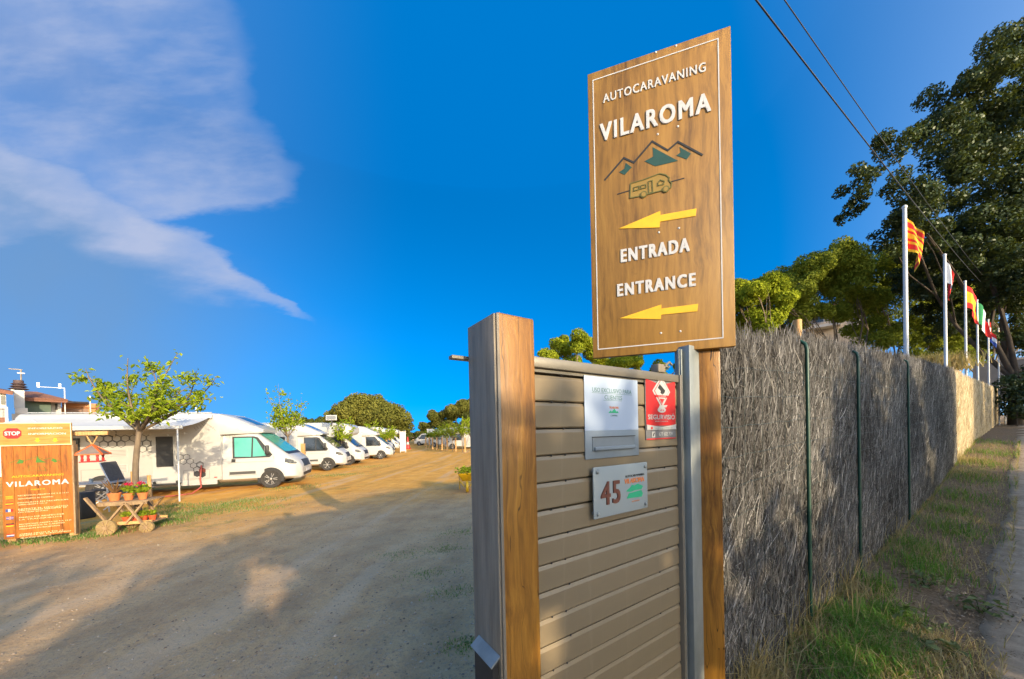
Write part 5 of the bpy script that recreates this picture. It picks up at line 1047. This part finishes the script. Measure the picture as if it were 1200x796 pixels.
n = 260; P_ = rng.normal(0, .5, (n, 3)) * np.array([.34, .24, .10]) + np.array([-.02, 0, .62]); leaves('foliage', P_, rng.normal(0, .6, (n, 3)) + np.array([0, 0, .8]), .075 * (.6 + .8 * rng.random(n)), rng.random(n), M_leaf_young, WB, .7)

# ================================================================ houses behind the motorhomes, left
def face_box(name, x0, y0, x1, y1, yo, depth, mat, T, bevel=0):
    """a block whose front shows at these photograph pixels, on the plane yo behind the front of T"""
    r_ = T.rotation_euler.z; X_, N_ = Vector((math.cos(r_), math.sin(r_), 0)), Vector((-math.sin(r_), math.cos(r_), 0)); o = Vector((0, 0, EYE)); p0 = Vector(T.location) + N_ * yo
    def hit(px, py): d = ray(px, py); q = o + d * ((p0 - o).dot(N_) / d.dot(N_)) - Vector(T.location); return q.dot(X_), q.z
    ym = (y0 + y1) / 2; xm = (x0 + x1) / 2; a, b_ = hit(x0, ym)[0], hit(x1, ym)[0]; zt, zb = hit(xm, y0)[1], hit(xm, y1)[1]
    return MB().box(((a + b_) / 2, yo + depth / 2, (zt + zb) / 2), (b_ - a, depth, zt - zb)).build(name, mat, T, bevel=bevel)
def hitp(T, px, py, yo=0):
    r_ = T.rotation_euler.z; X_, N_ = Vector((math.cos(r_), math.sin(r_), 0)), Vector((-math.sin(r_), math.cos(r_), 0)); o = Vector((0, 0, EYE)); p0 = Vector(T.location) + N_ * yo
    d = ray(px, py); q = o + d * ((p0 - o).dot(N_) / d.dot(N_)) - Vector(T.location); return Vector((q.dot(X_), yo, q.z))
def place(name, label, cat, px, Y, group=None):          # turned to face along the line of sight, as the photographed fronts do
    q = atY(px, 500, Y); return thing(name, label, cat, (q.x, q.y, g(q.x, q.y)), math.atan2(-q.x, q.y), group)
def slab(pts, dz):                                       # roof sheet from four corners, with thickness
    lo = [Vector(p) - Vector((0, 0, dz)) for p in pts]; return MB().add([Vector(p) for p in pts] + lo, [(0, 1, 2, 3), (7, 6, 5, 4), (0, 4, 5, 1), (1, 5, 6, 2), (2, 6, 7, 3), (3, 7, 4, 0)])
H1 = place('house', 'house with dull green wall and low tiled roof showing above the nearest motorhome', 'house', 55, 24)
face_box('wall', 26, 466.5, 61, 560, 0, 5, paint('green_grey_wall', (.10, .14, .11), (.085, .12, .095), .9, 1), H1)
face_box('white_band', 30, 466.8, 60, 468.6, -.06, .05, M_render_w, H1)
face_box('wing_wall', 61.2, 471, 73, 560, .8, 3, M_render_w, H1); face_box('window', 64.5, 473, 67.5, 480.5, .74, .1, M_trim, H1)
r0, r1, r2 = hitp(H1, 27, 467, -.7), hitp(H1, 30, 459.5, 2.6), hitp(H1, 79, 469.5, -.7); r3 = hitp(H1, 40, 460, 2.6); r4 = hitp(H1, 104, 471.2, 2.5)
slab([r0, r2, r3, r1], .16).build('roof', M_tile, H1)
slab([r2 - Vector((1.2, 0, .02)), r4, r4 + Vector((0, 2.5, 0)), r3 + Vector((0, .3, -.05))], .14).build('roof_wing', paint('dark_tile', (.10, .075, .07), (.07, .055, .05), .9, 12), H1)
tiles = MB()
for i in range(30):
    f = (i + .5) / 30; A1 = (r0 - Vector((0, .03, -.02))).lerp(r2 - Vector((0, .03, -.02)), f); B1 = (r1).lerp(r3, f); tiles.cyl(A1, A1.lerp(B1, .9) + Vector((0, 0, .03)), .075, n=6)
tag(tiles.build('roof_tiles', M_tile, H1), kind='stuff')
CHM = place('chimney', 'white square chimney with dark ringed cowl and aerial left of the green house', 'chimney', 22, 22)
face_box('stack', 16.2, 457.5, 28.8, 478, 0, .75, M_render_w, CHM); face_box('base_block', 17.5, 478.2, 32.5, 485, -.2, 1.1, M_render_w, CHM); face_box('lower_stack', 15, 485.2, 33, 560, -.1, .9, M_render_w, CHM); face_box('side_block', 12.8, 455.5, 16, 461, .2, .4, M_render_w, CHM)
cb_ = hitp(CHM, 22, 457, .37)
for dz, r_ in ((.0, .40), (.16, .34), (.32, .30), (.48, .20)): MB().lathe([(r_ * .8, dz), (r_ * 1.05, dz + .05), (r_ * .7, dz + .12)], cb_, n=18).build('cowl_ring', paint('cowl_dark', (.10, .06, .055), (.07, .045, .04), .7), CHM, sharp=40)
MB().lathe([(.22, 0), (.20, .62)], cb_, n=14).build('cowl_core', MATS['cowl_dark'], CHM, sharp=40)
m0, m1 = hitp(CHM, 25, 457, .4), hitp(CHM, 24.5, 433, .4)
MB().tube([m0, m1], .035, 6).build('aerial_mast', M_steel_dull, CHM); MB().bar(m1 + Vector((-.45, 0, -.02)), m1 + Vector((.05, 0, -.02)), .05).build('aerial_bar', M_steel_dull, CHM); MB().bar(m1 + Vector((-.15, 0, -.25)), m1 + Vector((.15, 0, -.25)), .07).build('aerial_bar', M_letter, CHM)
H2 = place('house', 'white gabled house with railing at the far left edge of the view', 'house', 3, 20)
face_box('wall', -30, 458, 8.5, 560, 0, 5, M_render_w, H2)
slab([hitp(H2, -30, 452, -.4), hitp(H2, 15, 459, -.4), hitp(H2, 15, 458, 3), hitp(H2, -30, 450, 3)], .2).build('roof', M_tile, H2)
face_box('pillar', 6.8, 477, 10.6, 560, -.5, .3, M_render_w, H2); face_box('window', 1, 464, 6, 474, -.05, .1, M_glass, H2)
for i in range(5): face_box('railing_bar', -1 + i * 1.6, 478, -.5 + i * 1.6, 489, -.4, .04, M_cloth_grey, H2)
face_box('railing_top', -12, 476.4, 6.6, 477.6, -.42, .07, M_pole, H2); face_box('parapet', -12, 489.2, 6.6, 498, -.45, .2, M_tile, H2)
H3 = place('house', 'low orange brick terrace house end behind the motorhome roof', 'house', 95, 27)
M_or = paint('orange_render', (.50, .24, .11), (.40, .19, .09), .9, 2)
face_box('wall', 72, 478, 114, 560, 0, 5, M_or, H3); face_box('parapet', 72.5, 472.6, 114, 477.6, -.2, 5.4, M_or, H3); face_box('end_pillar', 114.4, 474.5, 118, 560, -.4, .6, M_tile, H3)
face_box('window', 78, 479, 103, 486, -.05, .1, paint('shadow_brown', (.20, .10, .055)), H3); face_box('low_white_block', 59, 480.5, 67, 520, -1.4, .6, M_render_w, H3)
AE = place('tv_aerial', 'thin white pole aerial with two small panels above the orange house', 'aerial', 77, 24.5)
zq = lambda py: hitp(AE, 77, py).z
MB().tube([(0, 0, 0), (0, 0, zq(455))], .03, 6).build('mast', M_pole, AE)
for dx in (-1.0, -.1): MB().box((dx - .1, 0, zq(453)), (.12, .05, .34)).build('panel', M_pole, AE)
MB().bar((-1.1, 0, zq(455)), (.02, 0, zq(455)), .03).build('cross_bar', M_pole, AE)
q = atY(106, 480, 26.5); o = tag(MB().tube([(0, 0, 0), (0, 0, atY(106, 464, 26.5).z - g(q.x, 26.5))], .03, 6).build('vent_pole', M_pole), 'short thin white pole on the roof line of the orange house', 'pole'); o.location = (q.x, 26.5, g(q.x, 26.5))
o = tag(MB().tube([(0, 0, 0), (0, 0, .28)], .014, 6).build('roof_aerial', M_pole), 'tiny white aerial sticking up from the roof of the nearest motorhome', 'aerial'); o.location = (atY(230, 487, 13).x, 13.0, atY(230, 484.5, 13).z)

# ================================================================ flags, wires, things beyond the fence
def flag(px, ytop, Y, hoist, fly, cols, vert, label, seed=0, order=1):
    top = atY(px, ytop, Y); gb = g(top.x, top.y); T = thing('flagpole', label, 'flag', (top.x, top.y, gb), 0, 'flags beyond the fence'); h = top.z - gb
    MB().tube([(0, 0, -.1), (0, 0, h * .5), (0, 0, h)], [.036, .033, .028], 10).ball((0, 0, h), .038, 8, 6).build('pole', M_pole, T, sharp=50)
    nh, nf = 12, 14; V, Fc, Mi = [], [], []
    for i in range(nh + 1):
        for j in range(nf + 1):
            u, f = i / nh, j / nf                          # u down the hoist, f along the fly; the cloth hangs limp
            x = .045 + fly * .30 * f ** .75 * order; z = h - .12 - hoist * u - fly * (.62 - .12 * u) * f ** 1.15
            y = .08 * math.sin(f * 6 + seed + u * 1.6) * f ** .5 + .025 * math.sin(f * 13 + seed)
            x += .014 * math.sin(f * 7 + u * 3 + seed) * f
            V.append((x, y, z))
    for i in range(nh):
        for j in range(nf):
            Fc.append((i * (nf + 1) + j, i * (nf + 1) + j + 1, (i + 1) * (nf + 1) + j + 1, (i + 1) * (nf + 1) + j)); Mi.append(min(len(cols) - 1, int((j + .5) / nf * len(cols))) if vert else min(len(cols) - 1, int((i + .5) / nh * len(cols))))
    me = bpy.data.meshes.new('cloth'); me.from_pydata(V, [], Fc); uq = []
    for c in cols:
        if c not in uq: uq.append(c)
    for c in uq: me.materials.append(c)
    me.polygons.foreach_set('material_index', [uq.index(cols[m]) for m in Mi]); me.polygons.foreach_set('use_smooth', [True] * len(Fc)); me.update()
    cl = link('cloth', me, None, T)
    return T
def clothm(n, c): return paint(n, c, tuple(x * .85 for x in c), .85, 8)
fY, fR, fW, fB, fG, fO = clothm('flag_yellow', (.85, .50, .02)), clothm('flag_red', (.75, .025, .02)), clothm('flag_white', (.85, .85, .85)), clothm('flag_blue', (.03, .08, .35)), clothm('flag_green', (.02, .25, .08)), clothm('flag_orange', (.75, .30, .03))
flag(1060, 243, 6.2, .62, .80, [fY, fR, fY, fR, fY, fR, fY, fR, fY], False, 'tallest white flagpole with limp yellow and red striped flag', .3)
flag(1107, 299, 9.2, .60, 1.0, [fW, fW, fR, fR], True, 'white flagpole with limp blue, white and red flag', 1.4, .55)
flag(1131, 330, 12.2, .8, 1.3, [fR, fY, fY, fR], False, 'white flagpole with limp red and yellow flag', 2.2, 1.1)
flag(1145, 352, 14.8, .9, 1.4, [fG, fW, fR], True, 'white flagpole with limp green, white and red flag', 3.1, 1.1)
flag(1158, 375, 17.2, .8, 1.1, [fR, fW, fB], False, 'white flagpole with limp red, white and blue flag', 4.4, .7)
flag(1170, 385, 19.6, .8, 1.1, [fO, fY, fY], False, 'white flagpole with drooping orange yellow flag', 5.2, -.6)
flag(1177, 382, 21.5, .9, 1.3, [fW, fR, fR], False, 'farthest white flagpole with mostly red flag', .9, .6)
def wire(pts, r, label):
    P_ = []
    a, b_ = pts
    for i in range(25):
        f = i / 24; p = a.lerp(b_, f); p.z -= .55 * 4 * f * (1 - f) * .35; P_.append(p)
    o = MB().tube([p - a for p in P_], r, 6).build('overhead_wire', M_trim, sharp=60); o.location = a; tag(o, label, 'wire', 'overhead wires')
e1 = atY(1149, 330, 17); s1 = atY(895, -2, 3.6); wire((e1 , e1 + (s1 - e1) * 1.25), .008, 'lower black overhead wire running down into the holm oak')
e2 = atY(1151, 322, 17.6); s2 = atY(925, -2, 4.2); wire((e2, e2 + (s2 - e2) * 1.2), .006, 'upper black overhead wire running down into the holm oak')
# pale house glimpsed through the trees
H4 = place('house', 'pale house with balcony glimpsed between the pine trunks beyond the fence', 'house', 975, 33)
M_hs = paint('beige_render', (.50, .43, .36), (.42, .36, .30), .9, 2)
face_box('wall', 935, 366, 1012, 470, 0, 6, M_hs, H4); face_box('balcony_slab', 945, 380, 985, 383, -1.2, 1.15, M_render_w, H4)
for x0, x1, y0, y1 in ((986, 998, 362, 374), (952, 966, 368, 379), (1000, 1008, 366, 378)):
    fr = face_box('window', x0, y0, x1, y1, -.04, .1, M_render_w, H4); pn = face_box('pane', x0 + 1, y0 + 1, x1 - 1, y1 - 1, -.08, .06, M_glass, H4); pn.parent = fr
face_box('roof', 930, 357, 1018, 365.8, -.5, 7, M_tile, H4)
# far end of the road: grey wall with a railing
LW = place('retaining_wall', 'low grey wall with thin pale railing at the far end of the road', 'wall', 1180, 30)
face_box('wall', 1140, 421, 1260, 470, 0, .4, paint('grey_render', (.20, .195, .19), (.17, .165, .16), .9, 2), LW); face_box('coping', 1139, 418.5, 1261, 420.8, -.05, .5, M_hs, LW)
for i in range(18): face_box('railing_bar', 1142 + i * 6, 412, 1142.6 + i * 6, 418.4, .1, .04, M_pole, LW)
face_box('railing_top', 1140, 411, 1250, 411.8, .09, .05, M_pole, LW)
q = atY(1192, 465, 19); bl = []
for (px, py, Y, r) in ((1178, 452, 19.5, .55), (1190, 446, 19.5, .6), (1205, 440, 19.5, .7), (1183, 470, 19.2, .55), (1197, 462, 19.2, .65), (1215, 460, 19, .8), (1188, 482, 19, .5), (1205, 478, 19, .7), (1225, 440, 19.5, .9)): bl.append((*offs(px, py, Y, Vector((q.x, q.y, 0))), r, .9))
tree('hedge_bush', 'dark shaded bush at the end of the fence where the road bends', 'bush', (q.x, q.y), .9, .05, bl, 5200, .16, M_leaf_oak, M_bark_dk, limbs=5, inner=.5, twigs=False)
def blades(name, P_, h, spread, mat, parent=None, w=.006, lean=.5):
    n = len(P_); a = rng.random(n) * 2 * math.pi; d = np.stack([np.cos(a), np.sin(a), np.zeros(n)], -1); l = h * (.5 + .8 * rng.random(n)); ln = (lean * (.3 + rng.random(n)))[:, None]
    s = np.stack([-d[:, 1], d[:, 0], d[:, 2]], -1) * (w * (.6 + .8 * rng.random(n)))[:, None]; up_ = np.array([0, 0, 1.0])
    b0_ = P_; b1_ = P_ + (up_ * .6 + d * ln * .35) * l[:, None]; b2_ = P_ + (up_ * (1 - .35 * ln) + d * ln) * l[:, None]
    V = np.stack([b0_ - s, b0_ + s, b1_ + s * .75, b1_ - s * .75, b2_ + s * .1, b2_ - s * .1], 1); base = (np.arange(n) * 6)[:, None, None]
    Fq = (base + np.array([[0, 1, 2, 3], [3, 2, 4, 5]])[None]).reshape(-1, 4); tn = np.repeat(np.clip(rng.normal(.5, .27, n), 0, 1), 2)
    return link(name, np_mesh(name, V.reshape(-1, 3), Fq, tn), mat, parent)
q = atY(1092, 430, 11.5); DG = thing('dry_grass_clump', 'sunlit golden dry grass clump on the bank behind the fence', 'grass', (q.x, q.y, 0)); zz = atY(1090, 428, q.y).z
MB().lathe([(.7, 0), (.6, zz - .3), (.3, zz - .05)], n=14).build('earth_bank', M_core_p, DG, sharp=40)
P_ = rng.normal(0, .5, (2200, 3)) * np.array([.75, .6, .12]); P_[:, 2] = zz - .2 + P_[:, 2] * .5; blades('blades', P_, .55, 0, M_straw, DG, .012, .8)

# ================================================================ ground cover
def scatter(n, fu, fv): 
    u = fu(n); v = fv(n); x = G0.x + FD.x * u + NF.x * v; y = G0.y + FD.y * u + NF.y * v; return np.stack([x, y, ground_z_np(x, y) - .006], -1), u, v
def clumps(cs, n):                                        # (u, v, radius, weight)
    c = np.array(cs); i = rng.choice(len(c), n, p=c[:, 3] / c[:, 3].sum()); r = rng.normal(0, .5, (n, 2)) * c[i, 2:3]; u, v = c[i, 0] + r[:, 0] * 1.4, c[i, 1] + r[:, 1]
    v = np.clip(v, .035, ROAD_V0 + .1); x = G0.x + FD.x * u + NF.x * v; y = G0.y + FD.y * u + NF.y * v; return np.stack([x, y, ground_z_np(x, y) - .008], -1)
cl1 = [(1.35, .42, .22, 3), (1.75, .30, .22, 3), (2.1, .42, .2, 2), (2.35, .22, .2, 3), (2.7, .35, .18, 2), (3.3, .2, .15, .6), (4.2, .35, .3, 1.4), (4.9, .25, .25, 1.2), (6.2, .4, .35, 1.6), (7.4, .3, .3, 1), (8.6, .35, .4, 1.2), (10.5, .4, .5, 1.4), (12.5, .35, .5, 1.2), (15, .4, .7, 1.6), (18, .4, .8, 1.4), (.9, .5, .2, 1)]
tag(blades('verge_grass', clumps(cl1, 7000), .14, 0, M_grass, None, .0030, .75), kind='stuff')
cl2 = [(c[0] + rnd.uniform(-.3, .3), min(.7, c[1] + rnd.uniform(-.1, .25)), c[2] * 1.7, c[3]) for c in cl1] + [(1.0, .12, .2, 6), (.85, .3, .15, 4), (13, .2, .5, 3), (11, .2, .5, 2), (3.0, .06, .2, 1), (2.0, .05, .3, 1.5), (5, .05, 1, 1.5), (8, .08, 1.5, 2)]
tag(blades('dry_verge_grass', clumps(cl2, 14000), .12, 0, M_straw, None, .0024, .95), kind='stuff')
# tall straw against the foot of the fence and beside the sign post
P_ = clumps([(.98, .04, .16, 5), (1.15, .05, .12, 3), (1.7, .04, .2, 1), (2.3, .04, .25, 1), (3.2, .04, .4, 1), (5, .04, 1, .8), (12.6, .05, .4, 2)], 620); tag(blades('tall_straw', P_, .42, 0, M_straw, None, .0026, .65), kind='stuff')
# broad-leaved weeds
def weed(u, v, r, label, n=46):
    p = at_uv(u, v); T = thing('weed', label, 'weed', (p.x, p.y, ground_z(p.x, p.y))); a = rng.random(n) * 6.28; rr = r * rng.random(n) ** .6
    C = np.stack([np.cos(a) * rr, np.sin(a) * rr, .03 + .12 * rng.random(n) * (1 - rr / r * .6)], -1); Nn = np.stack([np.cos(a) * .4, np.sin(a) * .4, np.ones(n)], -1) + rng.normal(0, .3, (n, 3))
    tag(leaves('foliage', C, Nn, .055 * (.6 + .8 * rng.random(n)), rng.random(n), M_leaf_weed, T, .55, fold=True), kind='stuff')
    mb = MB()
    for k in range(7): a_ = k * .9; mb.tube([(0, 0, -.01), (math.cos(a_) * r * .4, math.sin(a_) * r * .4, .07), (math.cos(a_) * r * .8, math.sin(a_) * r * .8, .06)], [.004, .003, .001], 4)
    mb.build('stem', M_leaf_weed, T)
M_leaf_weed = leafmat('weed_leaf', (.06, .09, .04), (.22, .27, .13), .3)
weed(2.75, .45, .20, 'grey green broad leafed weed in the middle of the verge near the bright grass'); weed(2.45, .58, .15, 'small flat weed lying on bare soil beside the road edge'); weed(3.7, .42, .18, 'low leafy weed farther along the verge past the second fence post'); weed(3.5, .72, .16, 'wilted weed near the road edge on the verge')
# litter of dead leaves, needles and chips on the verge
n = 16000; P_, u, v = scatter(n, lambda n: .4 + 17 * rng.random(n) ** 1.7, lambda n: np.clip(.05 + .80 * rng.random(n) + .12 * np.abs(rng.normal(size=n)), .03, 1.4)); P_[:, 2] += .014
leaves('leaf_litter', P_, rng.normal(0, .35, (n, 3)) + np.array([0, 0, 1]), .012 + .026 * rng.random(n) ** 2, rng.random(n), M_litter, None, .32); tag(bpy.data.objects['leaf_litter'], kind='stuff')
# loose stones on the driveway
def stones(name, P_, r):
    n = len(P_); base = np.array([(1, 0, 0), (0, 1, 0), (-1, 0, 0), (0, -1, 0), (0, 0, .8), (0, 0, -.6)], float); s = r * (.5 + rng.random(n) ** 3 * 1.8)
    J = base[None] * (.7 + .6 * rng.random((n, 6, 1))); a = rng.random(n) * 6.28; c, s_ = np.cos(a)[:, None], np.sin(a)[:, None]; V = np.stack([J[..., 0] * c - J[..., 1] * s_, J[..., 0] * s_ + J[..., 1] * c, J[..., 2] * .7], -1) * s[:, None, None] + P_[:, None]
    tri = np.array([(0, 1, 4), (1, 2, 4), (2, 3, 4), (3, 0, 4), (1, 0, 5), (2, 1, 5), (3, 2, 5), (0, 3, 5)]); Fq = ((np.arange(n) * 6)[:, None, None] + tri[None]).reshape(-1, 3)
    return tag(link(name, np_mesh(name, V.reshape(-1, 3), Fq, np.repeat(rng.random(n), 8)), M_pebble), kind='stuff')
n = 17000; a = np.pi * (.46 + .42 * rng.random(n)); d = 1.9 + 10 * rng.random(n) ** 1.8; x, y = np.cos(a) * d, np.sin(a) * d; P_ = np.stack([x, y, ground_z_np(x, y) + .001], -1)
stones('driveway_gravel', P_, .006)
n = 420; a = np.pi * (.46 + .42 * rng.random(n)); d = 2.0 + 12 * rng.random(n) ** 1.4; x, y = np.cos(a) * d, np.sin(a) * d; stones('driveway_stones', np.stack([x, y, ground_z_np(x, y) + .001], -1), .009)
n = 5000; P_, u, v = scatter(n, lambda n: .6 + 12 * rng.random(n) ** 1.5, lambda n: .72 + .16 * rng.normal(size=n)); P_ = P_[v > .45]; P_[:, 2] += .008; stones('roadside_gravel', P_, .005)
# grass tufts around the information board and along the pitches
def tufts(name, spots, n, h, mat, w):
    c = np.array(spots); i = rng.choice(len(c), n, p=c[:, 3] / c[:, 3].sum()); x = c[i, 0] + rng.normal(0, .5, n) * c[i, 2]; y = c[i, 1] + rng.normal(0, .5, n) * c[i, 2] * .6
    tag(blades(name, np.stack([x, y, ground_z_np(x, y) - .01], -1), h, 0, mat, None, w, .7), kind='stuff')
def S_(px, py, r, w): q = onZ(px, py, -.22); return (q.x, q.y, r, w)
sp1 = [S_(30, 640, .6, 2), S_(75, 637, .5, 2), S_(110, 633, .5, 2), S_(140, 622, .5, 2), S_(180, 618, .7, 3), S_(215, 606, .9, 2), S_(250, 598, 1.0, 2), S_(290, 590, 1.0, 1.5), S_(200, 596, .8, 1), S_(300, 600, .8, .6), S_(395, 556, 1.5, 1.5), S_(430, 545, 2, 1.2), S_(340, 572, 1.0, 1)]
tufts('pitch_grass', sp1, 9000, .07, M_grass, .004); tufts('dry_pitch_grass', sp1, 6000, .07, M_straw, .004)
sp2 = [S_(500, 690, .35, 1), S_(470, 665, .4, 1), S_(520, 660, .3, 1), S_(530, 720, .3, 1), S_(535, 640, .4, 1), S_(545, 790, .2, 1.2)]
tufts('driveway_grass', sp2, 1500, .035, M_grass, .003)
